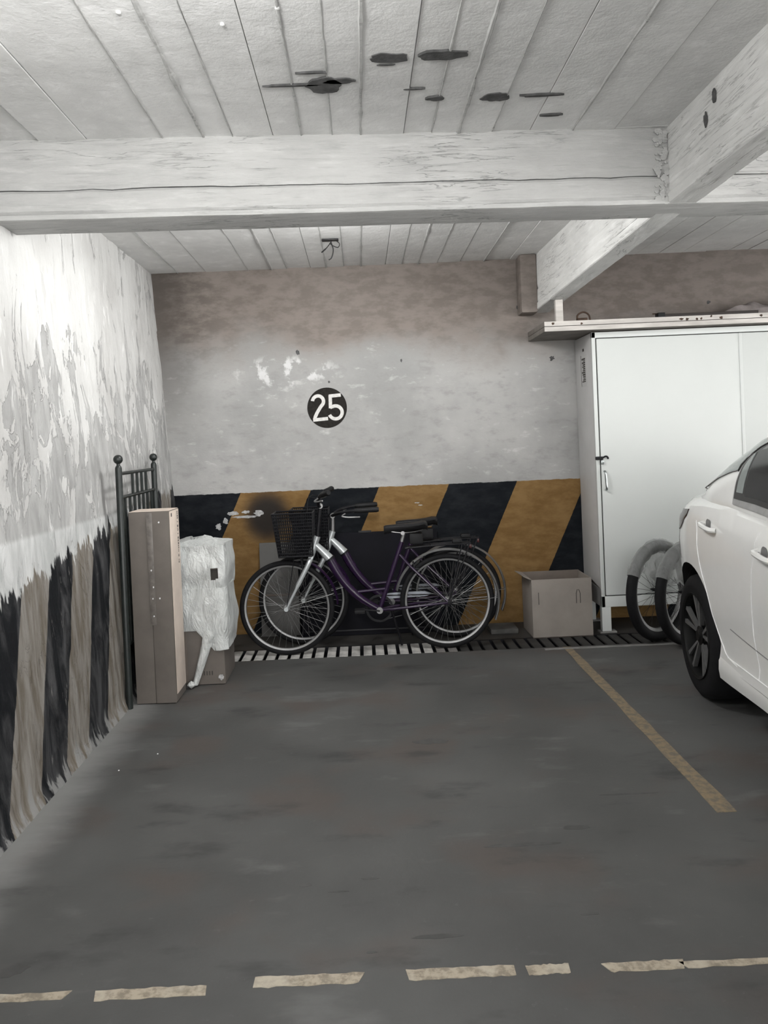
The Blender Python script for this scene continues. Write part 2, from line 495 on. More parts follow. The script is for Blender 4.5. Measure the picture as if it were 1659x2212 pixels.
# ------------------------------------------------------------------ setting: floor
XR = 9.0; YB = -5.0; YW = 5.90; ZC = 2.79
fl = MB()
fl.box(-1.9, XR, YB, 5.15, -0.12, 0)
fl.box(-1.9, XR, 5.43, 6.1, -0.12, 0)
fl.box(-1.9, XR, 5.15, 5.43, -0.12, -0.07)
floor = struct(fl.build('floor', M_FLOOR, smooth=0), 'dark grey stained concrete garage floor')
def dash(x0, x1, yc, h, wob, name='paint_dash', m=M_PAINT, seed=0, slope=0.0):
    rnd = random.Random(seed)
    n = 14
    top = []; bot = []
    for i in range(n + 1):
        x = x0 + (x1 - x0) * i / n
        y = yc + slope * (x - x0)
        jt = rnd.uniform(-wob, wob); jb = rnd.uniform(-wob, wob)
        ex = 0.0
        if i == 0: ex = rnd.uniform(-0.012, 0.004)
        if i == n: ex = rnd.uniform(-0.004, 0.012)
        top.append((x + ex, y + h / 2 + jt, 0)); bot.append((x - ex * 0.6, y - h / 2 + jb, 0))
    return MB().poly(bot + top[::-1], (0, 0, 0.0018)).build(name, m, floor, smooth=0)
for k, (a, b, yc, h) in enumerate([(-1.34, -0.84, 2.016, 0.030), (-0.760, -0.468, 2.010, 0.038), (-0.345, -0.06, 2.030, 0.040), (0.065, 0.352, 2.030, 0.040), (0.384, 0.497, 2.027, 0.036), (0.595, 0.80, 2.022, 0.034), (0.80, 1.32, 2.018, 0.024)]):
    dash(a, b, yc, h, 0.003, seed=k + 3)
nl = 18
edgeL = []; edgeR = []
for i in range(nl + 1):
    y = 5.14 + (2.82 - 5.14) * i / nl
    wd = 0.055
    edgeL.append((1.300 - 0.034 * i / nl + random.uniform(-0.004, 0.004), y, 0))
    edgeR.append((1.355 - 0.016 * i / nl + random.uniform(-0.004, 0.004), y, 0))
MB().poly(edgeL + edgeR[::-1], (0, 0, 0.0018)).build('bay_line', M_LINE, floor, smooth=0)
# pale concrete lip in front of the drain
MB().box(1.17, 2.6, 5.085, 5.115, 0, 0.004, 0.001).build('drain_lip', M_EDGE, floor)
# floor debris spots / drips
def blob(cx, cy, rx, ry, seed, n=22, rough=0.35):
    out = []
    for i in range(n):
        a = 2 * math.pi * i / n
        k = 1 + rough * nz(math.cos(a) * 1.7 + seed * 3.1, math.sin(a) * 1.7 - seed, seed) + 0.12 * nz(a * 3, seed)
        out.append((cx + rx * k * math.cos(a), cy + ry * k * math.sin(a)))
    return out
M_OIL = mat('oil_stain', (0.052, 0.051, 0.050), 0.65, var=0.3, scale=8)
for k, (cx, cy, rx, ry) in enumerate([(0.28, 3.62, 0.09, 0.03), (0.50, 2.66, 0.13, 0.013), (0.72, 2.76, 0.05, 0.016), (-0.24, 2.475, 0.022, 0.012), (-0.03, 2.495, 0.03, 0.006), (-0.13, 2.43, 0.03, 0.004), (-1.06, 2.13, 0.07, 0.03), (0.16, 2.185, 0.07, 0.010), (0.58, 1.80, 0.03, 0.012), (-0.03, 2.13, 0.016, 0.005), (1.0, 3.0, 0.12, 0.006), (0.62, 2.255, 0.03, 0.006)]):
    MB().poly([(a, b, 0) for a, b in blob(cx, cy, rx, ry, k)], (0, 0, 0.0008)).build('oil_stain', M_OIL, floor, smooth=0)
for k, (cx, cy) in enumerate([(-1.02, 3.62), (-1.15, 3.45)]):
    MB().lathe([(0.002, 0), (0.004, 0.001), (0.003, 0.003), (0.001, 0.004)], (cx, cy, 0), n=7).build('plaster_crumb', M_GLINT_CRUMB, floor)

# ------------------------------------------------------------------ setting: walls
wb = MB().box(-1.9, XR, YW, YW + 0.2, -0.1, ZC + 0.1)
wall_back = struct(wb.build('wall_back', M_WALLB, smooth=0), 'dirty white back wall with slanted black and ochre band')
# number plate painted on the wall
cx25, cz25 = -0.243, 1.713
disc = MB()
disc.poly([(cx25 + 0.152 * math.cos(2 * math.pi * i / 48), YW - 0.0015, cz25 + 0.155 * math.sin(2 * math.pi * i / 48)) for i in range(48)], (0, 0.004, 0))
disc = disc.build('number_disc', M_DISC, wall_back, smooth=0)
def stroke(pts, wd, y0, name):
    pts = [Vector((p[0], 0, p[1])) for p in pts]
    L = []; R = []
    for i, p in enumerate(pts):
        d = (pts[min(i + 1, len(pts) - 1)] - pts[max(i - 1, 0)]).normalized()
        nn = Vector((-d.z, 0, d.x))
        L.append(p + nn * wd / 2); R.append(p - nn * wd / 2)
    mb = MB()
    for i in range(len(pts) - 1):
        q = [L[i], L[i + 1], R[i + 1], R[i]]
        mb.poly([(v.x, y0, v.z) for v in q], (0, 0.0012, 0))
    return mb.build(name, M_DIGIT, disc, smooth=0)
def px25(u, v):  # local units of a 880-wide disc drawing
    return (cx25 + (u - 440) / 880 * 0.304, cz25 - (v - 450) / 900 * 0.310)
def arc(cx, cy, r, a0, a1, n=14, ry=None):
    ry = ry or r
    return [(cx + r * math.cos(math.radians(a0 + (a1 - a0) * i / n)), cy - ry * math.sin(math.radians(a0 + (a1 - a0) * i / n))) for i in range(n + 1)]
two = [px25(*p) for p in arc(245, 300, 122, 175, -32, 16)] + [px25(*p) for p in [(300, 420), (215, 550), (170, 640), (155, 700)]]
stroke(two, 0.026, YW - 0.003, 'digit_two')
stroke([px25(120, 712), px25(450, 690)], 0.026, YW - 0.0036, 'digit_two_base')
five = [px25(*p) for p in [(505, 450), (560, 425)]] + [px25(*p) for p in arc(625, 560, 145, 118, -160, 20)]
stroke(five, 0.026, YW - 0.003, 'digit_five')
stroke([px25(515, 465), px25(520, 175)], 0.026, YW - 0.0036, 'digit_five_stem')
stroke([px25(490, 195), px25(755, 178)], 0.026, YW - 0.0042, 'digit_five_bar')
for k, (cx, cz, rx, rz_) in enumerate([(-1.005, 0.935, 0.035, 0.018), (-1.06, 0.875, 0.018, 0.022), (-1.115, 0.835, 0.022, 0.024), (-0.90, 0.905, 0.09, 0.010), (-0.80, 0.93, 0.035, 0.022), (-0.90, 0.94, 0.03, 0.012), (0.415, 0.955, 0.02, 0.004), (0.44, 0.935, 0.016, 0.004)]):
    MB().poly([(a, YW - 0.0012, b) for a, b in blob(cx, cz, rx, rz_, k + 40, rough=0.6)], (0, 0.003, 0)).build('paint_splash', M_SPLASH, wall_back, smooth=0)
for k, (cx, cz, rx, rz_) in enumerate([(-0.45, 2.145, 0.012, 0.022), (0.34, 2.05, 0.008, 0.012), (-0.22, 1.91, 0.008, 0.008), (1.25, 2.42, 0.012, 0.014), (1.50, 2.02, 0.018, 0.018), (2.72, 2.40, 0.013, 0.013)]):
    MB().poly([(a, YW - 0.0012, b) for a, b in blob(cx, cz, rx, rz_, k + 70, rough=0.6)], (0, 0.003, 0)).build('wall_hole', M_SPALL, wall_back, smooth=0)

# left wall: leaning slightly outward, relief of peeling render
ny, nzv = 260, 130
rows = []
for j in range(nzv + 1):
    z = -0.1 + (ZC + 0.2) * j / nzv
    r_ = []
    for i in range(ny + 1):
        t = i / ny
        y = -1.5 + (YW + 1.55) * t
        s1 = nz(y * 3.0, z * 0.9, 1.7); s2 = nz(y * 9.0, z * 2.2, 5.1); s3 = nz(y * 22, z * 8, 9.3)
        flake = 1.0 if (s1 + 0.6 * s2) > 0.12 else 0.0
        amp = 1.0 if z > 0.9 else 0.45
        x = -1.372 - 0.059 * z + amp * (0.010 * s1 + 0.007 * s2 + 0.003 * s3 - 0.008 * flake)
        if z > 1.085: x -= 0.004
        # coved foot
        if z < 0.08: x += 0.025 * (1 - max(z, 0) / 0.08) ** 2
        r_.append((x, y, z))
    rows.append(r_)
wall_left = struct(MB().grid(rows, (-0.25, 0, 0)).build('wall_left', M_WALLL, smooth=60), 'peeling white left wall with worn black and tan stripes')
struct(MB().box(-1.9, -1.40, YB, -1.5, -0.1, ZC + 0.1).build('wall_left_rear', M_WALLL, smooth=0), 'continuation of the peeling left wall')

# ------------------------------------------------------------------ setting: ceiling boards
slab = MB().box(-1.9, XR, YB, YW + 0.2, ZC + 0.012, ZC + 0.2)
ceiling = struct(slab.build('ceiling', M_CEIL, smooth=0), 'whitewashed board-marked concrete ceiling')
edges = [-1.75, -1.33, -1.126, -0.80, -0.625, -0.50, -0.325, -0.20, -0.065, 0.060, 0.25, 0.375, 0.495, 0.645, 0.817, 1.01, 1.20, 1.45]
e2 = edges + [1.45 + 0.18 * k + random.uniform(-0.03, 0.03) for k in range(1, 42)]
for bay, (ya, yb_) in enumerate([(YB, 3.50), (3.45, YW + 0.01)]):
    for i in range(len(e2) - 1):
        x0 = e2[i]; x1 = e2[i + 1]
        if x0 > 6: break
        if bay: x0 += 0.02 * nz(i * 1.3, 4.0); x1 += 0.02 * nz((i + 1) * 1.3, 4.0)
        dz = random.uniform(0, 0.007)
        g = 0.0016
        MB().box(x0 + g, x1 - g, ya, yb_, ZC - 0.004 + dz, ZC + 0.02 + dz, 0.0015).build('board', M_CEIL, ceiling, smooth=0)
        # mortar fins along a joint
        if 0 < i < 16 and i % 4 != 2:
            a = max(ya, 1.4)
            n = 60 if bay == 0 else 30
            strong = {4: 2.4, 9: 1.8, 12: 2.2, 6: 1.5, 15: 1.9, 7: 1.3}.get(i, 0.9)
            pts = []; rr = []
            for k in range(n + 1):
                yy = a + (yb_ - a) * k / n
                pts.append((x0 + 0.003 * nz(yy * 8, i), yy, ZC - 0.002))
                q = 0.0032 * strong * (1 + 1.2 * max(0, nz(yy * 14, i * 2.2)) + 1.0 * nz(yy * 4, i * 5.5))
                rr.append(max(0.0010, q))
            MB().tube(pts, rr, 6).build('mortar_fin', M_BEAM, ceiling)
for k, (cx, cy, rx, ry) in enumerate([(0.160, 2.742, 0.066, 0.028), (0.352, 2.738, 0.088, 0.028), (-0.078, 2.932, 0.062, 0.050), (0.60, 3.088, 0.052, 0.030), (0.357, 3.079, 0.035, 0.014), (0.79, 3.088, 0.078, 0.007), (-0.20, 2.922, 0.10, 0.006), (-0.02, 2.90, 0.055, 0.016), (0.87, 3.28, 0.05, 0.008), (0.15, 2.79, 0.03, 0.004), (-0.12, 2.83, 0.05, 0.004), (0.27, 2.99, 0.04, 0.004)]):
    MB().poly([(a, b, ZC - 0.0075) for a, b in blob(cx, cy, rx * 1.05, ry * 1.25, k + 11, rough=0.35)], (0, 0, 0.02)).build('spalled_patch', M_SPALL, ceiling, smooth=0)
for k, (cx, cy) in enumerate([(-0.69, 2.40), (-0.20, 2.41), (-0.385, 2.49)]):
    MB().lathe([(0.001, 0.006), (0.006, 0.004), (0.008, -0.004), (0.005, -0.0055), (0.001, -0.006)], (cx, cy, ZC - 0.002), n=9).build('mortar_nodule', M_CEIL, ceiling)

# ------------------------------------------------------------------ beams
def beam_course(ax, bx, y_of, depth, z0f, z1f, n=90, amp=0.006, seed=0):
    """solid strip along x between height curves, front face rough"""
    rows = []
    for j, zf in enumerate((0.0, 0.12, 0.35, 0.65, 0.88, 1.0)):
        r_ = []
        for i in range(n + 1):
            x = ax + (bx - ax) * i / n
            z = z0f(x) + (z1f(x) - z0f(x)) * zf
            rnd = 0.010 if zf in (0.0, 1.0) else 0.0
            y = y_of(x) + rnd + amp * (nz(x * 2.2, z * 9, seed) + 0.5 * nz(x * 9, z * 20, seed))
            r_.append((x, y, z))
        rows.append(r_)
    return MB().grid(rows, (0, depth, 0))
ybf = lambda x: 3.395 + 0.048 * x
crack = lambda x: 2.572 + 0.006 * nz(x * 2.0, 3.3) + 0.006 * nz(x * 13, 8.8) + 0.002 * nz(x * 40, 1.1)
cb = empty('cross_beam', (0, 0, 0), '', '')
struct(cb, 'whitewashed concrete beam with a long crack crossing below the ceiling')
lowerz = lambda x: 2.44 + 0.003 * nz(x * 5, 2.2)
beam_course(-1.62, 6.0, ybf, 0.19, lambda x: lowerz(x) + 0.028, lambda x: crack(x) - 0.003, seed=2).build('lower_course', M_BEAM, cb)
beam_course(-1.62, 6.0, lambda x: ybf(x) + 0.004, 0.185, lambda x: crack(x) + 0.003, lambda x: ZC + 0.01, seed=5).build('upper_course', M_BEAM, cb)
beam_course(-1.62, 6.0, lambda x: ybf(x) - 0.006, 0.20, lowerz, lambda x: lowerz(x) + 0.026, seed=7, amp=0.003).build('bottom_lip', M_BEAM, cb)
core = MB(); core.add([(-1.6, ybf(-1.6) + 0.02, 2.445), (6, ybf(6) + 0.02, 2.445), (6, ybf(6) + 0.17, 2.445), (-1.6, ybf(-1.6) + 0.17, 2.445), (-1.6, ybf(-1.6) + 0.02, ZC), (6, ybf(6) + 0.02, ZC), (6, ybf(6) + 0.17, ZC), (-1.6, ybf(-1.6) + 0.17, ZC)], [(0, 1, 2, 3), (4, 5, 6, 7), (0, 1, 5, 4), (1, 2, 6, 5), (2, 3, 7, 6), (3, 0, 4, 7)])
core.build('core', M_SPALL, cb, smooth=0)
def long_course(x_of, width, z0, z1, seed, ya=YB, yb=YW + 0.02, n=120, amp=0.005):
    rows = []
    for zf in (0, 0.1, 0.5, 0.9, 1.0):
        r_ = []
        for i in range(n + 1):
            y = ya + (yb - ya) * i / n
            z = z0(y) + (z1(y) - z0(y)) * zf
            x = x_of(y) + (0.006 if zf in (0, 1.0) else 0) + amp * (nz(y * 2.5, z * 9, seed) + 0.5 * nz(y * 9, z * 18, seed))
            r_.append((x, y, z))
        rows.append(r_)
    return MB().grid(rows, (width, 0, 0))
lb = empty('long_beam', (0, 0, 0), '', '')
struct(lb, 'whitewashed concrete beam running from the back wall towards the viewer')
def lbx(y): return 1.432 if y < 3.5 else 1.428 - 0.066 * (y - 3.5) / 2.4
def lbz(y): return 2.444 if y < 3.5 else 2.444 - 0.075 * (y - 3.5) / 2.4
c2 = lambda y: lbz(y) + 0.16 + 0.004 * nz(y * 3, 7.7) + 0.003 * nz(y * 14, 1.7)
c1 = lambda y: lbz(y) + 0.055 + 0.003 * nz(y * 4, 2.7)
long_course(lambda y: lbx(y) + 0.008, 0.105, c2, lambda y: ZC + 0.01, 3).build('upper_course', M_BEAM2, lb)
long_course(lambda y: lbx(y) + 0.004, 0.11, lambda y: c1(y) + 0.0015, lambda y: c2(y) - 0.003, 5).build('middle_course', M_BEAM2, lb)
long_course(lbx, 0.118, lambda y: lbz(y) + 0.002 * nz(y * 7), lambda y: c1(y) - 0.0015, 9).build('lower_course', M_BEAM2, lb)
# beam end pad at the wall and rough mortar at the beam crossing
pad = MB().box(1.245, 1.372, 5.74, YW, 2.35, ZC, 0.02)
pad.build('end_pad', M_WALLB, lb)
rough = MB()
rnd = random.Random(4)
for k in range(70):
    zz = rnd.uniform(2.45, ZC - 0.02); xx = rnd.uniform(1.375, 1.43)
    yy = ybf(xx)
    s = rnd.uniform(0.006, 0.016)
    rough.lathe([(0.001, -0.006), (s, -0.004), (s * 0.8, 0.004), (0.001, 0.010)], (xx, yy - 0.002, zz), axis='y', n=6)
ro = rough.build('mortar_joint', M_BEAM, cb, smooth=20)
ro['kind'] = 'stuff'
for k, (dy, dz) in enumerate([(3.0, 2.72), (3.08, 2.66)]):
    MB().poly([(1.4325, dy + a, dz + b) for a, b in blob(0, 0, 0.012, 0.028, k + 90, rough=0.5)], (0.004, 0, 0)).build('beam_hole', M_SPALL, lb, smooth=0)

# ceiling lamps, all out of view; the right-hand one is added for light
def ceiling_lamp(x, y, label, power):
    r = empty('ceiling_lamp', (x, y, ZC - 0.004), label, 'lamp')
    MB().box(-0.62, 0.62, -0.06, 0.06, -0.05, 0, 0.008).build('housing', M_FIX, r)
    t = NT('lit_tube'); t.b.inputs['Emission Color'].default_value = (0.95, 0.98, 1, 1); t.b.inputs['Emission Strength'].default_value = 6.0
    tm = t.out((0.9, 0.9, 0.9))
    MB().tube([(-0.58, 0, -0.075), (0.58, 0, -0.075)], 0.016, 12).build('tube', tm, r)
    L = bpy.data.lights.new('tube_light', 'POINT')
    L.energy = power; L.shadow_soft_size = 0.12; L.color = (1.0, 0.995, 0.98)
    lo = bpy.data.objects.new('tube_light', L); COL.objects.link(lo); lo.parent = r; lo.location = (0, 0, -0.22)
    return r
ceiling_lamp(-0.5, 1.55, 'long white tube lamp fixed under the ceiling of the bay', LAMP_W)
ceiling_lamp(-0.1, 4.05, 'long white tube lamp on the ceiling just behind the cross beam', 60.0)
ceiling_lamp(3.9, -1.2, 'added unseen white tube lamp under the ceiling to the right', 60.0)

# loose electrical wires hanging from the ceiling
hw = empty('ceiling_wires', (-0.142, 5.10, ZC - 0.006), 'small black plate with loose wires hanging from the ceiling', 'wires')
MB().box(-0.055, 0.055, -0.02, 0.03, -0.008, 0, 0.003).build('plate', M_BLACKM, hw)
MB().tube(smoothpath([(0.03, 0, -0.005), (0.06, 0, -0.03), (0.05, 0, -0.055), (0.02, 0, -0.045), (0.0, 0, -0.03)]), 0.0028, 6).build('wire', M_BLACKP, hw)
MB().tube(smoothpath([(0.01, 0, -0.01), (-0.02, 0, -0.05), (-0.06, 0, -0.085)]), [0.003] * 8 + [0.0045] * 5, 6).build('wire', M_BLACKP, hw)
MB().tube(smoothpath([(0.005, 0, -0.02), (0.018, 0, -0.07), (0.005, 0, -0.12), (-0.015, 0, -0.135)]), 0.0038, 6).build('wire', M_BLACKP, hw)

# ------------------------------------------------------------------ drain grate
dg = empty('drain_grate', (0, 5.29, -0.07), 'drain grate of pale and dark slats along the back wall', 'drain grate')
MB().box(-1.40, 4.1, -0.14, 0.14, 0.0005, 0.004).build('channel_bed', M_TRENCH, dg)
MB().box(-1.40, 4.1, 0.124, 0.14, 0.004, 0.07).build('back_rail', M_BLACKM, dg)
sl = {m.name: MB().box(-0.029, 0.029, -0.132, 0.118, -0.012, 0, 0.002) for m in (M_SLATL, M_SLATM, M_SLATD)}
protos = {}
xs = -1.33
k = 0
while xs < 4.05:
    m = M_SLATL if xs < 0.42 else (M_SLATM if xs < 0.62 else M_SLATD)
    if m.name not in protos:
        o = sl[m.name].build('slat', m, dg); protos[m.name] = o; o.location = (xs, 0, 0.07)
    else:
        o = link_copy(protos[m.name], 'slat', dg, (xs, 0, 0.07))
    xs += 0.0825; k += 1

# ------------------------------------------------------------------ things on the left
# bed headboard
hb = empty('bed_headboard', (-1.352, 4.29, 0), 'dark green metal bed headboard with ball finials standing by the peeling wall', 'headboard')
hb.rotation_euler = (0, 0, math.radians(2.8))
W_ = 0.89
def post(y):
    o = MB().lathe([(0.019, 0), (0.019, 1.345), (0.016, 1.355), (0.010, 1.362), (0.010, 1.372)], (0, y, 0), n=16).build('post', M_IRON, hb)
    prof = [(0.002 + 0.0245 * math.sin(math.pi * k / 10), 1.395 - 0.0255 * math.cos(math.pi * k / 10)) for k in range(11)]
    MB().lathe(prof, (0, y, 0), n=16).build('finial', M_IRON, o)
post(0); post(W_)
for z in (1.315, 1.18, 0.35):
    MB().tube([(0, 0.01, z), (0, W_ - 0.01, z)], 0.010, 8).build('rail', M_IRON, hb)
for k in range(4):
    y = 0.30 + k * 0.115
    MB().tube([(0, y, 1.18), (0, y, 1.315)], 0.009, 6).build('spindle', M_IRON, hb)
for k in range(1, 8):
    y = k * W_ / 8
    MB().tube([(0, y, 0.35), (0, y, 1.18)], 0.009, 6).build('spindle', M_IRON, hb)

# tall flat box
tb = empty('tall_cardboard_box', (-1.215, 4.455, 0), 'tall narrow grey-brown cardboard box taped shut beside the metal headboard', 'box')
MB().box(-0.113, 0.115, -0.10, 0.112, 0.004, 1.092, 0.004).build('carton', M_CARD, tb)
MB().box(-0.113, -0.004, -0.106, -0.100, 0.004, 1.088, 0.002).build('front_flap', M_CARD, tb)
MB().box(0.0, 0.1135, -0.110, -0.1005, 0.004, 1.090, 0.002).build('front_flap', M_CARD, tb)
MB().box(0.1150, 0.1180, -0.098, 0.112, 0.05, 1.088, 0.001).build('side_face', M_CARD_LIT, tb)
MB().box(-0.113, 0.115, -0.10, 0.112, 1.092, 1.0935).build('top_flap', M_CARD_LIT, tb)
tp = MB().box(-0.012, 0.02, -0.1125, -0.111, 0.45, 1.085, 0.0005)
tp.build('packing_tape', M_TAPE, tb)
for k, (x, z) in enumerate([(0.058, 1.03), (0.045, 0.60), (0.004, 0.76), (0.006, 0.60), (0.008, 0.50), (0.012, 0.665)]):
    MB().poly([(a, -0.1135, b) for a, b in blob(x, z, 0.004, 0.005, k + 5)], (0, 0.003, 0)).build('painted_glint', M_GLINT_CRUMB, tb, smooth=0)  # shine on the tape painted as white specks
rnd = random.Random(9)
ink = MB()
z = 1.075
while z > 0.78:
    h = rnd.uniform(0.004, 0.014)
    ink.box(0.1178, 0.1186, 0.068, 0.068 + rnd.uniform(0.012, 0.022), z - h, z)
    z -= h + rnd.choice((0.004, 0.005, 0.016))
ink.box(0.1178, 0.1186, -0.07, -0.05, 1.055, 1.075)
ink.build('side_print', M_INK, tb, smooth=0)['kind'] = 'stuff'

# stack of cartons under a plastic sheet
bx = empty('cardboard_box', (-1.045, 4.84, 0), 'grey cardboard box on the floor under the plastic-wrapped carton', 'box')
MB().box(-0.165, 0.165, -0.18, 0.17, 0.003, 0.40, 0.005).build('carton', M_CARD, bx)
MB().box(-0.155, -0.06, -0.186, -0.1815, 0.02, 0.34, 0.001).build('front_flap', M_CARDIN, bx)
MB().poly([(a, -0.1832, b) for a, b in blob(0.138, 0.045, 0.016, 0.018, 77, rough=0.8)], (0, 0.003, 0)).build('torn_label', M_SPLASH, bx, smooth=0)
for k in range(4):
    MB().box(0.035 + k * 0.016, 0.042 + k * 0.016, -0.1822, -0.1805, 0.06, 0.085).build('print_mark', M_INK, bx, smooth=0)
bx2 = empty('wrapped_carton', (-1.045, 4.84, 0.402), 'carton wrapped in crumpled white plastic sheet stacked on the cardboard box', 'box')
MB().box(-0.15, 0.15, -0.165, 0.155, 0.0, 0.43, 0.006).build('carton', M_CARDB, bx2)
MB().poly([(0.06, -0.1655, 0.22), (0.155, -0.1655, 0.235), (0.15, -0.1655, 0.30), (0.055, -0.1655, 0.30)], (0, -0.003, 0)).build('carton_patch', M_INK, bx2, smooth=0)

def drape(x0, x1, y0, y1, z0f, z1, top=True, amp=0.012, seed=0.0, nu=88, nv=34, peak=0.0, hole=None, bulge=0.0):
    """wrinkled skirt round a box plus a closed top; returns MB"""
    mb = MB()
    per = [];
    cx = (x0 + x1) / 2; cy = (y0 + y1) / 2
    for i in range(nu):
        a = 2 * math.pi * i / nu
        c = math.cos(a); s = math.sin(a)
        e = 0.22
        px = cx + (x1 - x0) / 2 * math.copysign(abs(c) ** e, c)
        py = cy + (y1 - y0) / 2 * math.copysign(abs(s) ** e, s)
        per.append((px, py, c, s))
    vs = []; fs = []
    for j in range(nv + 1):
        t = j / nv
        for i, (px, py, c, s) in enumerate(per):
            zb = z0f(px, py)
            z = zb + (z1 - zb) * t
            w_ = amp * (nz(px * 11 + seed, py * 11, z * 4) + 0.7 * nz(px * 26 + seed, py * 26, z * 9))
            b = bulge * math.sin(math.pi * min(1, t * 1.15)) 
            vs.append((px + (w_ + b) * c, py + (w_ + b) * s, z))
    for j in range(nv):
        for i in range(nu):
            k2 = (i + 1) % nu
            f = (j * nu + i, j * nu + k2, (j + 1) * nu + k2, (j + 1) * nu + i)
            ctr = Vector((0, 0, 0))
            for q in f: ctr += Vector(vs[q]) / 4
            if hole and hole(ctr): continue
            fs.append(f)
    base = nv * nu
    last = base
    for rr in (0.75, 0.5, 0.25):
        st = len(vs)
        for i, (px, py, c, s) in enumerate(per):
            qx = cx + (px - cx) * rr; qy = cy + (py - cy) * rr
            vs.append((qx, qy, z1 + peak * (1 - rr) * (0.6 + 0.8 * nz(qx * 8 + seed, qy * 8)) + amp * 1.2 * nz(qx * 14, qy * 14 + seed)))
        for i in range(nu):
            k2 = (i + 1) % nu
            fs.append((last + i, last + k2, st + k2, st + i))
        last = st
    fs.append(tuple(last + i for i in range(nu)))
    return mb.add(vs, fs)
def zb1(px, py):
    if py < -0.1 and px < 0.075: return 0.135
    return 0.012
def hl(c): return c.y < -0.15 and 0.06 < c.x < 0.15 and 0.425 + 0.25 * (c.x - 0.06) < c.z < 0.515
drape(-0.185, 0.192, -0.198, 0.19, zb1, 0.39, amp=0.015, seed=3.0, bulge=0.010).build('plastic_skirt', M_PLAST, bx2, smooth=50, loc=(0, 0, -0.202))
drape(-0.178, 0.185, -0.188, 0.178, lambda a, b: 0.375, 0.648, amp=0.022, seed=8.0, peak=0.06, bulge=0.012, hole=hl).build('plastic_wrap', M_PLAST, bx2, smooth=50, loc=(0, 0, -0.202))
strip = []
for j in range(15):
    t = j / 14
    xx = 0.085 - 0.10 * t ** 1.15
    z = 0.135 - 0.325 * t
    wd = 0.062 * (1 - 0.6 * t) + 0.010
    strip.append([(xx - wd / 2 + wd * i / 5, -0.208 - 0.012 * math.sin(i / 5 * math.pi) - 0.006 * nz(t * 6, i), z) for i in range(6)])
MB().grid(strip, (0, 0.0012, 0)).build('hanging_strip', M_PLAST, bx2, smooth=60, loc=(0, 0, -0.202))
crp = empty('plastic_scrap', (-1.075, 4.60, 0), 'small crumpled white plastic scrap on the floor beside the tall box', 'scrap')
pr = [(0.002 + 0.022 * math.sin(math.pi * k / 8) * (1 + 0.4 * nz(k * 1.3)), 0.001 + 0.045 * k / 8) for k in range(9)]
o_ = MB().lathe(pr, n=11).build('crumpled_film', M_PLAST, crp, smooth=25)

# ------------------------------------------------------------------ sheets behind the bicycles
gs = empty('grey_sheet_panel', (-0.655, 5.80, 0), 'thin grey panel leaning on the back wall behind the front wheels', 'panel')
g1 = MB().box(-0.15, 0.14, -0.008, 0.008, 0, 0.705, 0.003); g1.build('panel_sheet', M_GREY, gs)
gs.rotation_euler = (math.radians(-5.5), 0, 0)
MB().box(-0.15, 0.14, -0.012, -0.008, 0.30, 0.315, 0.001).build('crease', M_CARDIN, gs)
db = empty('black_board', (0.025, 5.725, 0), 'large flat black board leaning on the back wall behind the bicycles', 'board')
MB().box(-0.52, 0.53, -0.012, 0.012, 0, 0.765, 0.004).build('board_sheet', M_BOARD, db)
MB().box(-0.07, 0.03, -0.016, 0.014, 0.758, 0.775, 0.003).build('edge_clip', M_BLACKM, db)
MB().box(-0.50, 0.51, -0.018, -0.0118, 0.03, 0.042, 0.002).build('bottom_batten', M_BLACKM, db)
db.rotation_euler = (math.radians(-11.5), 0, 0)
sb = MB().box(-0.10, 0.10, -0.10, 0.10, 0, 0.035, 0.006)
sbo = sb.build('cement_slab', M_BRICK); sbo.location = (0.99, 5.66, 0)
tag(sbo, 'flat grey cement slab lying by the wall beside the cardboard box', 'slab')

# ------------------------------------------------------------------ bicycles
def wheel(name, parent, cx, cz, lean_seed=0, wrap=False):
    R = 0.325
    tyre = MB().ring((cx, 0, cz), R - 0.019, circ(0.019, 12, 1.0, 0.95), n=72).build(name, M_TYRE, parent)
    MB().ring((cx, 0, cz), R - 0.042, [(0.008, -0.011), (0.008, 0.011), (-0.004, 0.009), (-0.007, 0.0), (-0.004, -0.009)], n=72).build('rim', M_RIM, tyre)
    MB().lathe([(0.008, -0.055), (0.012, -0.05), (0.012, -0.038), (0.022, -0.034), (0.022, -0.030), (0.014, -0.026), (0.014, 0.026), (0.022, 0.030), (0.022, 0.034), (0.012, 0.038), (0.012, 0.05), (0.008, 0.055)], (cx, 0, cz), axis='y', n=16).build('hub', M_RIM, tyre)
    sp = MB()
    for i in range(36):
        a = 2 * math.pi * i / 36 + lean_seed
        sd = 0.031 if i % 2 else -0.031
        b = a + (0.75 if (i // 2) % 2 else -0.75)
        sp.tube([(cx + 0.020 * math.cos(b), sd, cz + 0.020 * math.sin(b)), (cx + (R - 0.052) * math.cos(a), 0, cz + (R - 0.052) * math.sin(a))], 0.0013, 4, caps=False)
    sp.build('spokes', M_SPOKE, tyre)['kind'] = 'stuff'
    return tyre
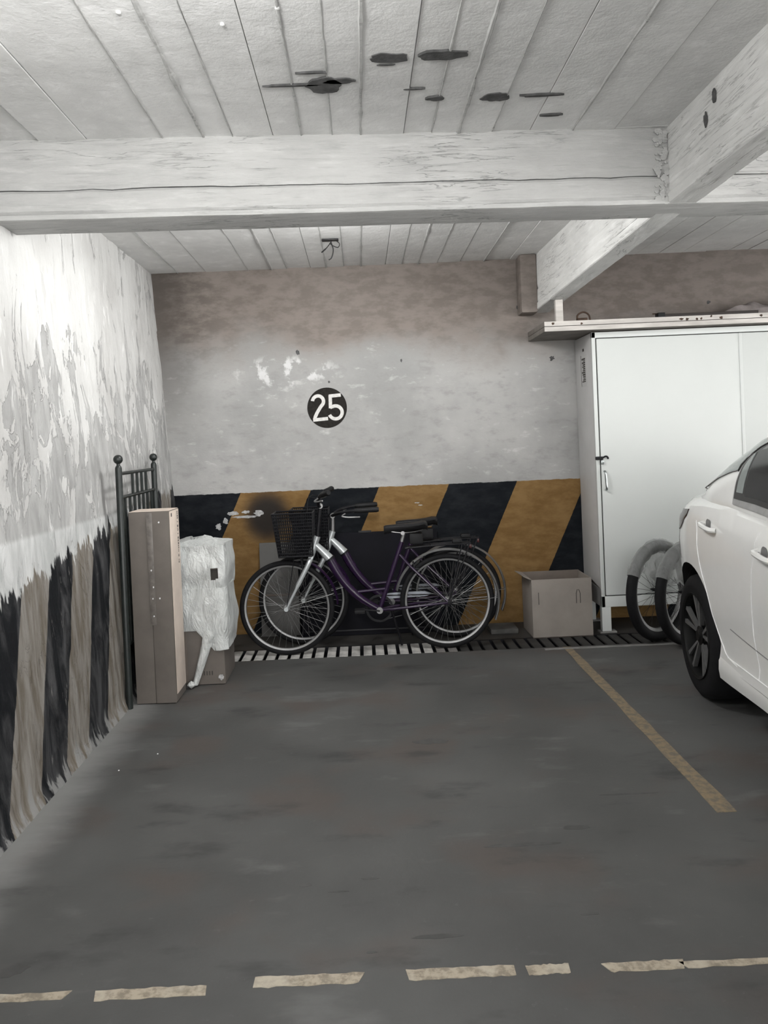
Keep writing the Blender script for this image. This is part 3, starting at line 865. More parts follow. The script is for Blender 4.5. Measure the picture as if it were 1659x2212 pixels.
def bicycle(x, y, label, swept, tilt):
    r = empty('bicycle', (x, y, 0.0005), label, 'bicycle')
    r.rotation_euler = (math.radians(-tilt), 0, 0)
    fh = (-0.55, 0, 0.325); rh = (0.55, 0, 0.325)
    fwh = wheel('front_wheel', r, fh[0], fh[2], 0.1)
    rwh = wheel('rear_wheel', r, rh[0], rh[2], 0.5)
    # fork
    fk = MB()
    for s in (-1, 1):
        fk.tube(smoothpath([(-0.368, s * 0.030, 0.672), (-0.392, s * 0.052, 0.615), (-0.46, s * 0.055, 0.49), (-0.548, s * 0.056, 0.327)], 5), [0.0175] * 6 + [0.016] * 5 + [0.010] * 5, 10)
        fk.lathe([(0.015, -0.006), (0.015, 0.006)], (fh[0], s * 0.062, fh[2]), axis='y', n=12)
    fk.tube([(-0.368, -0.05, 0.672), (-0.368, 0.05, 0.672)], 0.017, 10)
    fk.build('fork', M_SILVER, r)
    MB().tube([(-0.372, 0, 0.668), (-0.323, 0, 0.805)], 0.0235, 14).build('head_tube', M_SILVER, r)
    MB().tube([(-0.374, 0, 0.662), (-0.371, 0, 0.672)], 0.027, 14).build('head_cup', M_BLACKM, r)
    MB().tube(smoothpath([(-0.350, 0, 0.760), (-0.295, 0, 0.705), (-0.245, 0, 0.648)], 4), [0.020 + 0.0016 * k for k in range(9)], 14).build('frame_lug', M_SILVER, r)
    MB().tube([(-0.247, 0, 0.651), (-0.239, 0, 0.640)], 0.036, 14).build('lug_band', M_BLACKM, r)
    dt = smoothpath([(-0.245, 0, 0.648), (-0.20, 0, 0.558), (-0.148, 0, 0.478), (-0.075, 0, 0.395), (0.0, 0, 0.335), (0.083, 0, 0.283)], 5)
    MB().tube(dt, [0.033 - 0.011 * k / (len(dt) - 1) for k in range(len(dt))], 14).build('down_tube', M_PURPLE, r)
    MB().tube([(-0.075, 0, 0.41), (0.135, 0, 0.425)], 0.011, 10).build('brace_tube', M_PURPLE, r)
    MB().tube([(0.083, 0, 0.283), (0.255, 0, 0.742)], 0.0155, 12).build('seat_tube', M_PURPLE, r)
    MB().tube([(0.252, 0, 0.735), (0.275, 0, 0.808)], 0.0125, 12).build('seat_post', M_RIM, r)
    MB().lathe([(0.022, -0.036), (0.022, 0.036)], (0.083, 0, 0.283), axis='y', n=18).build('bottom_bracket', M_RIM, r)
    for s in (-1, 1):
        MB().tube([(0.235, s * 0.018, 0.655), (0.30, s * 0.045, 0.58), (0.545, s * 0.062, 0.332)], 0.0085, 8).build('seat_stay', M_PURPLE, r)
        MB().tube([(0.09, s * 0.02, 0.285), (0.18, s * 0.045, 0.292), (0.545, s * 0.062, 0.322)], 0.009, 8).build('chain_stay', M_PURPLE, r)
        MB().box(0.525, 0.575, s * 0.062 - 0.004, s * 0.062 + 0.004, 0.305, 0.345, 0.003).build('dropout', M_BLACKM, r)
    # saddle
    rows = []
    prof = [(-0.150, 0.018, 0.0), (-0.135, 0.024, 0.006), (-0.06, 0.030, 0.010), (0.02, 0.055, 0.013), (0.08, 0.090, 0.019), (0.115, 0.098, 0.026), (0.14, 0.085, 0.024), (0.148, 0.05, 0.016)]
    vs = []; fs = []
    nn = 14
    for (sx, hwid, dz) in prof:
        for k in range(nn):
            a = 2 * math.pi * k / nn
            zz = math.sin(a)
            vs.append((0.285 + sx, hwid * math.cos(a), 0.838 + dz + (0.016 * zz if zz > 0 else 0.042 * zz)))
    for i in range(len(prof) - 1):
        for k in range(nn):
            fs.append((i * nn + k, i * nn + (k + 1) % nn, (i + 1) * nn + (k + 1) % nn, (i + 1) * nn + k))
    fs.append(tuple(range(nn))); fs.append(tuple((len(prof) - 1) * nn + k for k in range(nn)))
    sad = MB().add(vs, fs).build('saddle', M_SADDLE, r, smooth=60)
    for s in (-1, 1):
        MB().tube(smoothpath([(0.17, s * 0.012, 0.818), (0.24, s * 0.022, 0.806), (0.32, s * 0.022, 0.806), (0.40, s * 0.045, 0.822)], 3), 0.0035, 6).build('saddle_rail', M_RIM, sad)
    MB().tube([(0.262, -0.028, 0.803), (0.262, 0.028, 0.803)], 0.014, 10).build('saddle_clamp', M_RIM, sad)
    MB().box(0.305, 0.40, -0.035, 0.035, 0.725, 0.80, 0.012).build('saddle_bag', M_BLACKP, sad)
    # fenders
    fp = [(0.0, -0.027), (0.008, -0.014), (0.011, 0), (0.008, 0.014), (0.0, 0.027), (-0.003, 0.026), (0.005, 0.013), (0.008, 0), (0.005, -0.013), (-0.003, -0.026)]
    MB().ring(rh, 0.352, fp, n=40, a0=math.radians(-24), a1=math.radians(166)).build('rear_fender', M_FEND, r)
    MB().ring(fh, 0.346, fp, n=30, a0=math.radians(2), a1=math.radians(62)).build('front_fender', M_PURPLE, r)
    for s in (-1, 1):
        MB().tube([(0.56, s * 0.060, 0.312), (0.90, s * 0.026, 0.338)], 0.0022, 5).build('fender_stay', M_SPOKE, r)
        MB().tube([(-0.54, s * 0.058, 0.335), (-0.225, s * 0.026, 0.412)], 0.0022, 5).build('fender_stay', M_SPOKE, r)
    # rack
    rk = MB()
    for s in (-0.06, 0, 0.06):
        rk.tube(smoothpath([(0.275, s * 0.5, 0.695), (0.34, s, 0.706), (0.55, s, 0.714), (0.72, s, 0.716)], 4), 0.0048, 6)
    rk.tube([(0.72, -0.06, 0.716), (0.72, 0.06, 0.716)], 0.0048, 6)
    rk.tube([(0.45, -0.06, 0.711), (0.45, 0.06, 0.711)], 0.0048, 6)
    for s in (-1, 1):
        rk.tube([(0.66, s * 0.06, 0.714), (0.555, s * 0.064, 0.335)], 0.0042, 6)
        rk.tube([(0.71, s * 0.06, 0.714), (0.558, s * 0.064, 0.335)], 0.0042, 6)
    rk.build('rear_rack', M_BLACKM, r)
    MB().box(0.715, 0.730, -0.02, 0.02, 0.68, 0.71, 0.004).build('rear_reflector', M_RED, r)
    MB().box(0.60, 0.665, -0.028, 0.028, 0.718, 0.745, 0.006).build('rack_clip', M_BLACKP, r)
    # chain guard, chainring, cranks
    MB().poly([(0.10, 0.050, 0.345), (0.40, 0.050, 0.352), (0.46, 0.050, 0.366), (0.40, 0.050, 0.388), (0.16, 0.050, 0.385), (0.08, 0.050, 0.37)], (0, 0.012, 0)).build('chain_guard', M_GUARD, r, smooth=0)
    MB().ring((0.083, 0.046, 0.283), 0.088, [(0.008, -0.002), (0.008, 0.002), (-0.008, 0.002), (-0.008, -0.002)], n=40).build('chainring', M_BLACKM, r)
    for s, d in ((-1, 1), (1, -1)):
        MB().tube([(0.083, s * 0.048, 0.283), (0.083 - d * 0.135, s * 0.060, 0.283 + d * 0.02)], 0.009, 8, flat=0.6).build('crank', M_BLACKM, r)
    for s, d in ((-1, 1), (1, -1)):
        px_ = 0.083 - d * 0.135
        MB().box(px_ - 0.035, px_ + 0.035, s * 0.115 - 0.045, s * 0.115 + 0.045, 0.283 + d * 0.02 - 0.012, 0.283 + d * 0.02 + 0.012, 0.005).build('pedal', M_BLACKP, r)
    ch = MB()
    ch.tube([(0.083, 0.047, 0.371), (0.55, 0.047, 0.362)], 0.004, 5); ch.tube([(0.083, 0.047, 0.197), (0.55, 0.047, 0.288)], 0.004, 5)
    ch.build('chain', M_BLACKM, r)
    MB().ring((0.55, 0.044, 0.325), 0.034, [(0.004, -0.008), (0.004, 0.008), (-0.02, 0.008), (-0.02, -0.008)], n=20).build('sprocket', M_BLACKM, r)
    # brakes
    for (bx_, bz_, nm) in ((-0.425, 0.615, 'front_brake'), (0.335, 0.56, 'rear_brake')):
        for s in (-1, 1):
            bk_ = MB().tube([(bx_, s * 0.034, bz_ - 0.03), (bx_ - 0.012, s * 0.036, bz_ + 0.05)], 0.006, 6)
            bk_.box(bx_ - 0.03, bx_ + 0.03, s * 0.026 - 0.006, s * 0.026 + 0.006, bz_ - 0.012, bz_ + 0.002, 0.003)
            bk_.build('brake_arm', M_BLACKM, r)
    # kickstand
    MB().tube(smoothpath([(0.16, 0.035, 0.285), (0.20, 0.06, 0.14), (0.23, 0.085, 0.012)], 3), 0.008, 8).build('kickstand', M_BLACKM, r)
    # handlebar
    if swept:
        c = (-0.318, 0, 0.915)
        MB().tube([(-0.323, 0, 0.80), (-0.318, 0, 0.92)], 0.0135, 12).build('stem', M_RIM, r)
        pth = lambda s: smoothpath([(c[0], 0, c[2] + 0.005), (c[0] + 0.005, s * 0.07, c[2] + 0.008), (c[0] + 0.05, s * 0.19, c[2] + 0.03), (c[0] + 0.16, s * 0.25, c[2] + 0.048), (c[0] + 0.33, s * 0.26, c[2] + 0.052)], 5)
    else:
        c = (-0.293, 0, 1.01)
        MB().tube([(-0.323, 0, 0.80), (-0.296, 0, 1.00)], 0.0135, 12).build('stem', M_BLACKM, r)
        pth = lambda s: smoothpath([(c[0], 0, c[2]), (c[0] - 0.008, s * 0.05, c[2] + 0.004), (c[0] - 0.005, s * 0.12, c[2] + 0.055), (c[0] + 0.02, s * 0.20, c[2] + 0.085), (c[0] + 0.075, s * 0.31, c[2] + 0.105)], 5)
    hb_ = MB()
    for s in (-1, 1):
        hb_.tube(pth(s), 0.011, 10)
    bar = hb_.build('handlebar', M_BLACKM, r)
    MB().tube([(c[0], -0.022, c[2] + 0.002), (c[0], 0.022, c[2] + 0.002)], 0.018, 12).build('stem_clamp', M_RIM, r)
    for s in (-1, 1):
        p = pth(s)
        a = p[-6]; b = p[-1]
        MB().tube([a + (b - a) * t for t in (0, 0.1, 0.5, 0.9, 1.0)], [0.014, 0.019, 0.018, 0.020, 0.015], 10).build('grip', M_BLACKP, bar)
        a2 = p[-8]; d = (b - a).normalized()
        lv = MB().tube(smoothpath([a2 + Vector((-0.01, 0, -0.012)), a2 + Vector((-0.035, 0, -0.03)), a2 + d * 0.05 + Vector((-0.04, 0, -0.04)), a2 + d * 0.12 + Vector((-0.03, 0, -0.042))], 3), 0.0055, 6)
        lv.build('brake_lever', M_RIM, bar)
        MB().tube(smoothpath([a2 + Vector((-0.02, 0, -0.015)), a2 + Vector((-0.09, -s * 0.08, -0.02)), Vector((-0.39, s * 0.02, 0.86)), Vector((-0.385, s * 0.035, 0.66))], 5), 0.0027, 5).build('brake_cable', M_BLACKP, bar)
    # basket of black wire mesh
    bk = MB()
    X0, X1, Z0, Z1 = -0.615, -0.345, 0.685, 0.975
    def corner(t, ix, iy):
        w2 = 0.105 + 0.025 * t
        xa = X0 + 0.035 * (1 - t) ; xb_ = X1 - 0.01 * (1 - t)
        return Vector((xa if ix == 0 else xb_, w2 * iy, Z0 + (Z1 - Z0) * t))
    for t in [k / 13 for k in range(14)]:
        rr = 0.0055 if t in (0, 1.0) else 0.0034
        cs = [corner(t, 0, -1), corner(t, 1, -1), corner(t, 1, 1), corner(t, 0, 1)]
        for q in range(4):
            bk.tube([cs[q], cs[(q + 1) % 4]], rr, 4, caps=False)
    for q, (A, B) in enumerate((((0, -1), (1, -1)), ((1, -1), (1, 1)), ((1, 1), (0, 1)), ((0, 1), (0, -1)))):
        for k in range(18):
            t = k / 18
            bk.tube([corner(0, *A).lerp(corner(0, *B), t), corner(1, *A).lerp(corner(1, *B), t)], 0.0034, 4, caps=False)
    for k in range(15):
        t = k / 14
        bk.tube([corner(0, 0, -1).lerp(corner(0, 0, 1), t), corner(0, 1, -1).lerp(corner(0, 1, 1), t)], 0.0026, 4, caps=False)
        bk.tube([corner(0, 0, -1).lerp(corner(0, 1, -1), t), corner(0, 0, 1).lerp(corner(0, 1, 1), t)], 0.0026, 4, caps=False)
    bo = bk.build('basket', M_BLACKM, r)
    MB().box(X0 + 0.04, X1 - 0.012, -0.10, 0.10, Z0 - 0.002, Z0 + 0.006, 0.002).build('basket_liner', M_BLACKP, bo)
    MB().tube([(X1 - 0.005, 0, 0.80), (-0.33, 0, 0.80)], 0.008, 6).build('basket_bracket', M_BLACKM, bo)
    MB().tube([(-0.48, -0.05, 0.688), (-0.545, -0.062, 0.34)], 0.003, 5).build('basket_stay', M_BLACKM, bo)
    return r
bicycle(0.0, 5.252, 'purple and silver step-through bicycle with upright handlebar, standing foremost on the drain grate', False, 0.6)
bicycle(0.095, 5.525, 'purple and silver bicycle with swept-back handlebar, between the other bicycle and the black board', True, 0.6)

# ------------------------------------------------------------------ open carton by the cabinet
ob = empty('open_cardboard_box', (1.372, 5.55, 0), 'open taupe cardboard box with hand slots standing beside the white cabinet', 'box')
hx, hy, hh, tk = 0.212, 0.165, 0.415, 0.006
MB().box(-hx, hx, -hy, hy, 0.002, 0.008).build('base', M_CARDIN, ob, smooth=0)
MB().box(-hx, hx, -hy, -hy + tk, 0.002, hh, 0.002).build('front_panel', M_CARDB, ob)
MB().box(-hx, hx, hy - tk, hy, 0.002, hh + 0.004, 0.002).build('back_panel', M_CARDIN, ob)
MB().box(-hx, -hx + tk, -hy + tk, hy - tk, 0.002, hh, 0.002).build('side_panel', M_CARDB, ob)
MB().box(hx - tk, hx, -hy + tk, hy - tk, 0.002, hh, 0.002).build('side_panel', M_CARDB, ob)
fl_ = MB().poly([(-hx, -hy, hh), (-hx, hy, hh), (-hx - 0.055, hy - 0.02, hh + 0.015), (-hx - 0.05, -hy + 0.03, hh + 0.02)], (0, 0, 0.004)); fl_.build('flap', M_CARDB, ob, smooth=0)
fl2 = MB().poly([(hx, -hy, hh - 0.01), (hx, hy, hh), (hx + 0.075, hy, hh - 0.075), (hx + 0.070, -hy + 0.03, hh - 0.09)], (0, 0, 0.004)); fl2.build('flap', M_CARDIN, ob, smooth=0)
def slot(cx):
    pts = [(cx - 0.014, 0.24), (cx - 0.014, 0.31), (cx - 0.006, 0.335), (cx + 0.004, 0.335), (cx + 0.014, 0.31), (cx + 0.014, 0.24)]
    mb = MB()
    mb.tube([(a, -hy - 0.0006, b) for a, b in pts], 0.0022, 5)
    mb.build('hand_slot', M_INK, ob)
slot(0.115)
MB().tube([(-0.165, -hy - 0.0006, 0.24), (-0.165, -hy - 0.0006, 0.325)], 0.0022, 5).build('hand_slot', M_INK, ob)

# ------------------------------------------------------------------ white cabinet
cbn = empty('storage_cabinet', (1.673, 5.46, 0), 'tall white metal storage cabinet on legs against the back wall', 'cabinet')
CW, CD = 2.10, 0.42
MB().box(0, CW, 0.012, CD, 0.185, 2.145, 0.003).build('carcass', M_CABS, cbn)
fr_ = MB()
fr_.box(0, 0.026, -0.002, 0.02, 0.185, 2.145, 0.002)
fr_.box(CW - 0.026, CW, -0.002, 0.02, 0.185, 2.145, 0.002)
fr_.box(0.0, CW, -0.002, 0.02, 2.105, 2.145, 0.002)
fr_.box(0.0, CW, -0.002, 0.02, 0.185, 0.262, 0.002)
fr_.build('face_frame', M_CAB, cbn)
gp = MB().box(0.024, CW - 0.024, 0.008, 0.0125, 0.255, 2.11); gp.build('door_gap', M_CABD, cbn, smooth=0)
d1 = MB().box(0.034, 1.050, -0.006, 0.0115, 0.270, 2.098, 0.003).build('door', M_CAB, cbn)
d2 = MB().box(1.066, CW - 0.034, -0.006, 0.0115, 0.270, 2.098, 0.003).build('door', M_CAB, cbn)
MB().box(1.046, 1.070, -0.010, -0.005, 0.270, 2.098, 0.002).build('door_strip', M_CAB, cbn)
MB().tube(smoothpath([(0.052, -0.006, 1.155), (0.052, -0.034, 1.150), (0.055, -0.036, 1.09), (0.058, -0.034, 1.030), (0.058, -0.006, 1.025)], 4), 0.0075, 8).build('handle', M_CHROME, d1)
MB().box(0.038, 0.07, -0.008, -0.005, 1.02, 1.16, 0.002).build('handle_plate', M_CAB, d1)
lk = MB(); lk.box(-0.008, 0.045, -0.022, -0.004, 1.238, 1.262, 0.004); lk.tube(smoothpath([(0.04, -0.014, 1.25), (0.06, -0.020, 1.262), (0.075, -0.018, 1.258), (0.082, -0.012, 1.245)], 3), 0.0065, 6)
lk.build('latch', M_BLACKM, cbn)
MB().box(0.030, 0.052, -0.020, -0.006, 1.205, 1.236, 0.004).build('padlock', M_CHROME, cbn)
for (x, y) in ((0.0, 0.0), (CW - 0.065, 0.0), (0.0, CD - 0.06), (CW - 0.065, CD - 0.06)):
    lg = MB().box(x, x + 0.065, y, y + 0.05, 0.012, 0.19, 0.003).build('leg', M_CAB, cbn)
    MB().box(x - 0.02, x + 0.10, y - 0.01, y + 0.06, 0.0, 0.012, 0.002).build('foot_plate', M_EDGE, lg)
lab = MB()
lab.box(-0.0012, 0.0, 0.14, 0.27, 1.78, 2.01)
lab.build('side_label', M_CABS, cbn, smooth=0)
rnd = random.Random(2)
tx = MB(); z = 1.985
while z > 1.81:
    h = rnd.uniform(0.006, 0.013)
    tx.box(-0.0022, -0.0010, 0.17, 0.17 + rnd.uniform(0.05, 0.085), z - h, z); z -= h + 0.004
tx.box(-0.0022, -0.0010, 0.268, 0.274, 1.78, 2.01)
tx.box(-0.0022, -0.0010, 0.19, 0.225, 2.035, 2.055)
tx.build('label_print', M_INK, cbn, smooth=0)['kind'] = 'stuff'

pk = MB()
pk.box(1.318, 3.9, 5.372, 5.885, 2.152, 2.218, 0.004)
pko = empty('wooden_plank', (2.6, 5.63, 2.152), 'wide white-edged wooden plank laid on top of the white cabinet', 'plank')
MB().box(-1.282, 1.3, -0.258, 0.255, 0.0, 0.034, 0.003).build('lower_board', M_PLANKU, pko)
MB().box(-1.282, 1.3, -0.258, 0.255, 0.036, 0.070, 0.003).build('upper_board', M_PLANKU, pko)
MB().box(-1.280, 1.3, -0.263, -0.2585, 0.001, 0.033, 0.001).build('painted_edge', M_PLANK, pko)
MB().box(-1.280, 1.3, -0.263, -0.2585, 0.037, 0.069, 0.001).build('painted_edge', M_PLANK, pko)
rnd = random.Random(8)
for k in range(9):
    x = [0.0, 0.04, 0.14, 0.21, -1.22, 0.56, 0.28, -0.7, 0.11][k] - 0.32 + (0.32 if k == 4 else 0)
    MB().poly([(a, -0.2636, b) for a, b in blob(x, rnd.uniform(0.045, 0.06), rnd.uniform(0.006, 0.014), 0.008, k + 30, rough=0.6)], (0, 0.002, 0)).build('plank_scuff', M_RUST, pko, smooth=0)
# prop between plank and beam
pp = MB().box(-0.026, 0.026, -0.02, 0.02, 0, 0.158, 0.003)
ppo = pp.build('timber_prop', M_PLANK); ppo.location = (1.440, 5.43, 2.2225)
tag(ppo, 'short pale post wedged between the plank and the concrete beam', 'post')
pd = empty('rusty_shackle', (1.622, 5.46, 2.2225), 'small rusty iron ring shackle lying on the plank', 'shackle')
MB().box(-0.048, 0.024, -0.02, 0.02, 0, 0.028, 0.006).build('shackle_body', M_RUST, pd)
MB().tube(smoothpath([(-0.044, 0, 0.02), (-0.040, 0, 0.05), (0.0, 0, 0.070), (0.038, 0, 0.05), (0.048, 0, 0.006)], 5), 0.0065, 7).build('shackle_bow', M_RUST, pd)
rl = empty('dark_metal_bar', (2.36, 5.46, 2.2225), 'long dark brown metal bar lying on the plank', 'bar')
MB().box(-0.20, 0.50, -0.025, 0.03, 0, 0.030, 0.004).build('bar_body', M_DARKB, rl)
MB().box(-0.215, -0.165, -0.028, 0.033, 0, 0.040, 0.004).build('end_cap', M_BLACKP, rl)
MB().tube([(-0.245, 0, 0.036), (-0.17, 0, 0.036)], 0.004, 6).build('end_pin', M_RUST, rl)
rows = []
for i in range(25):
    r_ = []
    for j in range(17):
        u = i / 24; v = j / 16
        env = max(0, min(1, min(u, 1 - u) * 4)) * max(0, min(1, min(v, 1 - v) * 5))
        h = 0.004 + env * (0.10 + 0.09 * nz(u * 3.2, v * 2.2, 3) + 0.05 * nz(u * 8, v * 6, 5))
        r_.append((-0.30 + 0.95 * u, -0.16 + 0.30 * v, max(0.004, h)))
    rows.append(r_)
tp_ = MB().grid(rows, (0, 0, -0.004)).build('crumpled_sheet', M_TARP, None, smooth=40)
tp_.location = (2.92, 5.70, 2.2225)
tag(tp_, 'crumpled grey-brown sheet heaped on the plank above the cabinet', 'sheet')

# ------------------------------------------------------------------ plastic-wrapped bicycle wheels
def loose_wheel(x, y, ang, label):
    r = empty('bicycle_wheel', (x, y, 0), label, 'wheel', rz=ang)
    R = 0.342
    ty = MB().ring((0, 0, R), R - 0.034, circ(0.034, 14), n=72).build('tyre', M_TYRE, r)
    MB().ring((0, 0, R), R - 0.076, [(0.012, -0.014), (0.012, 0.014), (-0.008, 0.011), (-0.012, 0), (-0.008, -0.011)], n=72).build('rim', M_ALLOY, r)
    MB().lathe([(0.005, -0.06), (0.012, -0.035), (0.012, 0.035), (0.005, 0.06)], (0, 0, R), axis='y', n=14).build('hub', M_BLACKM, r)
    sp = MB()
    for i in range(32):
        a = 2 * math.pi * i / 32
        sp.tube([(0.018 * math.cos(a + 0.7), 0.03 * (-1) ** i, R + 0.018 * math.sin(a + 0.7)), ((R - 0.086) * math.cos(a), 0, R + (R - 0.086) * math.sin(a))], 0.0012, 4, caps=False)
    sp.build('spokes', M_BLACKM, r)['kind'] = 'stuff'
    # film wound round the upper part of the wheel
    vs = []; fs = []
    n1, n2 = 60, 14
    for i in range(n1 + 1):
        a = math.radians(-8 + 163 * i / n1)
        for k in range(n2):
            b = 2 * math.pi * k / n2
            q = 1 + 0.16 * nz(a * 5, b * 1.3, x) + 0.12 * nz(a * 13, b * 3)
            rr = (R - 0.037) + 0.047 * q * math.cos(b)
            vs.append((rr * math.cos(a), 0.040 * q * math.sin(b), R + rr * math.sin(a)))
    for i in range(n1):
        for k in range(n2):
            fs.append((i * n2 + k, i * n2 + (k + 1) % n2, (i + 1) * n2 + (k + 1) % n2, (i + 1) * n2 + k))
    MB().add(vs, fs).build('plastic_wrap', M_FILM, r, smooth=60)
    # loose web of film across the spokes
    rows = []
    for i in range(19):
        a = math.radians(8 + 135 * i / 18)
        rows.append([((R - 0.07) * t * math.cos(a) , 0.03 * nz(a * 4, t * 5, 2.0) - 0.038 * (1 - t * 0.5), R + (R - 0.07) * t * math.sin(a)) for t in [0.25 + 0.75 * k / 9 for k in range(10)]])
    MB().grid(rows).build('film_web', M_FILM, r, smooth=60)
    return r
loose_wheel(1.985, 5.205, math.radians(36), 'bicycle wheel wrapped in clear plastic film, next to the cabinet door')
loose_wheel(2.125, 5.075, math.radians(36), 'bicycle wheel wrapped in clear plastic film, nearest to the car boot')

# ------------------------------------------------------------------ car
car = empty('car', (2.593, 3.951, 0), 'white four-door car parked with its rear towards the white cabinet', 'car', rz=math.radians(-7.0))
def lerp_tab(tab, y):
    for i in range(len(tab) - 1):
        a = tab[i]; b = tab[i + 1]
        if a[0] <= y <= b[0]:
            t = (y - a[0]) / (b[0] - a[0])
            t2 = t
            return [a[k] + (b[k] - a[k]) * t2 for k in range(1, len(a))]
    return list(tab[0][1:]) if y < tab[0][0] else list(tab[-1][1:])
# y(+ = rear), half width, bottom z, shoulder z, top z
TAB = [(-3.72, 0.50, 0.22, 0.62, 0.66), (-3.66, 0.66, 0.20, 0.68, 0.73), (-3.45, 0.79, 0.20, 0.74, 0.79), (-3.0, 0.87, 0.21, 0.84, 0.89), (-2.4, 0.89, 0.23, 0.93, 0.97),
       (-1.6, 0.895, 0.25, 0.985, 1.025), (-0.9, 0.895, 0.245, 1.02, 1.065), (-0.5, 0.895, 0.23, 1.04, 1.09), (-0.2, 0.895, 0.225, 1.035, 1.08), (0.0, 0.893, 0.225, 1.02, 1.065), (0.1, 0.886, 0.225, 1.012, 1.06),
       (0.2, 0.872, 0.23, 1.005, 1.055), (0.3, 0.842, 0.24, 0.998, 1.052), (0.4, 0.806, 0.25, 0.99, 1.048), (0.5, 0.778, 0.27, 0.98, 1.042), (0.6, 0.745, 0.29, 0.965, 1.032), (0.7, 0.69, 0.32, 0.94, 1.01), (0.77, 0.60, 0.35, 0.90, 0.97), (0.81, 0.42, 0.40, 0.83, 0.90)]
def sec(y):
    hw_, zb, zs, zt = lerp_tab(TAB, y)
    H = zs - zb
    P = [(0.0, zb), (hw_ * 0.80, zb), (hw_ * 0.935, zb + 0.015), (hw_ * 0.975, zb + 0.075), (hw_ * 0.962, zb + 0.16), (hw_ * 0.985, zb + 0.30), (hw_ * 0.995, zb + 0.30 + (H - 0.30) * 0.35),
         (hw_, zb + 0.30 + (H - 0.30) * 0.62), (hw_ * 0.988, zb + 0.30 + (H - 0.30) * 0.85), (hw_ * 0.955, zs), (hw_ * 0.90, zs + (zt - zs) * 0.75), (hw_ * 0.80, zt), (hw_ * 0.4, zt + 0.012), (0.0, zt + 0.016)]
    return P
def side_x(y, z):
    P = sec(y)[2:11]
    for a, b in zip(P, P[1:]):
        if a[1] <= z <= b[1]:
            t = (z - a[1]) / (b[1] - a[1]); return a[0] + (b[0] - a[0]) * t
    return P[0][0] if z < P[0][1] else P[-1][0]
ys = []
y = -3.72
while y < 0.0: ys.append(y); y += 0.06
ys += [0.0 + 0.03 * k for k in range(28)]
ys = sorted(set([round(q, 4) for q in ys if q <= 0.81] + [0.81]))
vs = []; fs = []
ring_n = None
for y in ys:
    P = sec(y)
    full = [(-a, b) for a, b in P] + [(a, b) for a, b in P[-2:0:-1]]
    ring_n = len(full)
    vs += [(a, y, b) for a, b in full]
for i in range(len(ys) - 1):
    for k in range(ring_n):
        fs.append((i * ring_n + k, i * ring_n + (k + 1) % ring_n, (i + 1) * ring_n + (k + 1) % ring_n, (i + 1) * ring_n + k))
fs.append(tuple(range(ring_n))); fs.append(tuple((len(ys) - 1) * ring_n + k for k in range(ring_n)))
body = MB().add(vs, fs).build('body', M_CAR, car, smooth=40)
cut = MB()
AX = (0.0, -2.70)
for ay in AX:
    for s in (-1, 1):
        xa, xb_ = (0.60, 1.3) if s > 0 else (-1.3, -0.60)
        cut.lathe([(0.376, xa), (0.376, xb_)], (0, ay - 0.02, 0.345), axis='x', n=48)
        
cuto = cut.build('cutter', M_WELL, None, smooth=0)
cuto.location = car.location; cuto.rotation_euler = car.rotation_euler
bpy.context.view_layer.update()
md = body.modifiers.new('arch', 'BOOLEAN'); md.operation = 'DIFFERENCE'; md.object = cuto; md.solver = 'EXACT'
dg_ = bpy.context.evaluated_depsgraph_get()
nm = bpy.data.meshes.new_from_object(body.evaluated_get(dg_))
body.modifiers.clear()
body.data = nm
bpy.data.objects.remove(cuto)
nm.materials.append(M_WELL)
for p in nm.polygons:
    p.use_smooth = True
    c_ = p.center
    for ay in AX:
        dd = math.hypot(c_.y - (ay - 0.02), c_.z - 0.345)
        if (abs(abs(c_.x) - 0.60) < 0.004 and dd < 0.38) or (0.355 < dd < 0.379 and abs(c_.x) > 0.59 and abs(p.normal.x) < 0.3 and (Vector((0, ay - 0.02 - c_.y, 0.345 - c_.z))).dot(p.normal) > 0.2):
            p.material_index = 1
nm.set_sharp_from_angle(angle=math.radians(32))
# arch liners and lips
for ay in AX:
    for s in (-1, 1):
        c = (0, ay - 0.02, 0.345)
        ln = MB().ring((s * 0.60, ay - 0.02, 0.345), 0.368, [(0.0, 0.0), (0.004, 0.0), (0.004, s * 0.22), (0.0, s * 0.22)], axis='x', n=30, a0=math.radians(-15), a1=math.radians(195))
        ln.build('wheel_arch_liner', M_WELL, car)
        MB().lathe([(0.372, s * 0.585), (0.372, s * 0.60)], c, axis='x', n=32).build('wheel_well', M_WELL, car)
# greenhouse
GT = [(-2.75, 0.80, 0.995, 0.74, 1.005), (-2.3, 0.815, 1.00, 0.66, 1.26), (-1.9, 0.82, 1.02, 0.60, 1.41), (-1.3, 0.83, 1.04, 0.58, 1.45), (-0.8, 0.835, 1.075, 0.575, 1.44),
      (-0.5, 0.835, 1.085, 0.585, 1.41), (-0.35, 0.832, 1.085, 0.600, 1.372), (-0.19, 0.825, 1.078, 0.640, 1.295), (-0.01, 0.80, 1.068, 0.690, 1.175), (0.15, 0.765, 1.06, 0.70, 1.10), (0.33, 0.70, 1.045, 0.67, 1.055)]
def gside(y, t, off=0.0, s=-1):
    hb2, zb2, ht2, zt2 = lerp_tab(GT, y)
    x = hb2 + (ht2 - hb2) * t + 0.03 * math.sin(math.pi * t) * (1 if zt2 - zb2 > 0.1 else 0.2)
    z = zb2 + (zt2 - zb2) * ((max(t, 0.0) ** 0.92) + min(t, 0.0))
    return Vector((s * (x + off), y, z + off * 0.3))
gy = [-2.75 + 0.077 * k for k in range(41)]
vs = []; fs = []
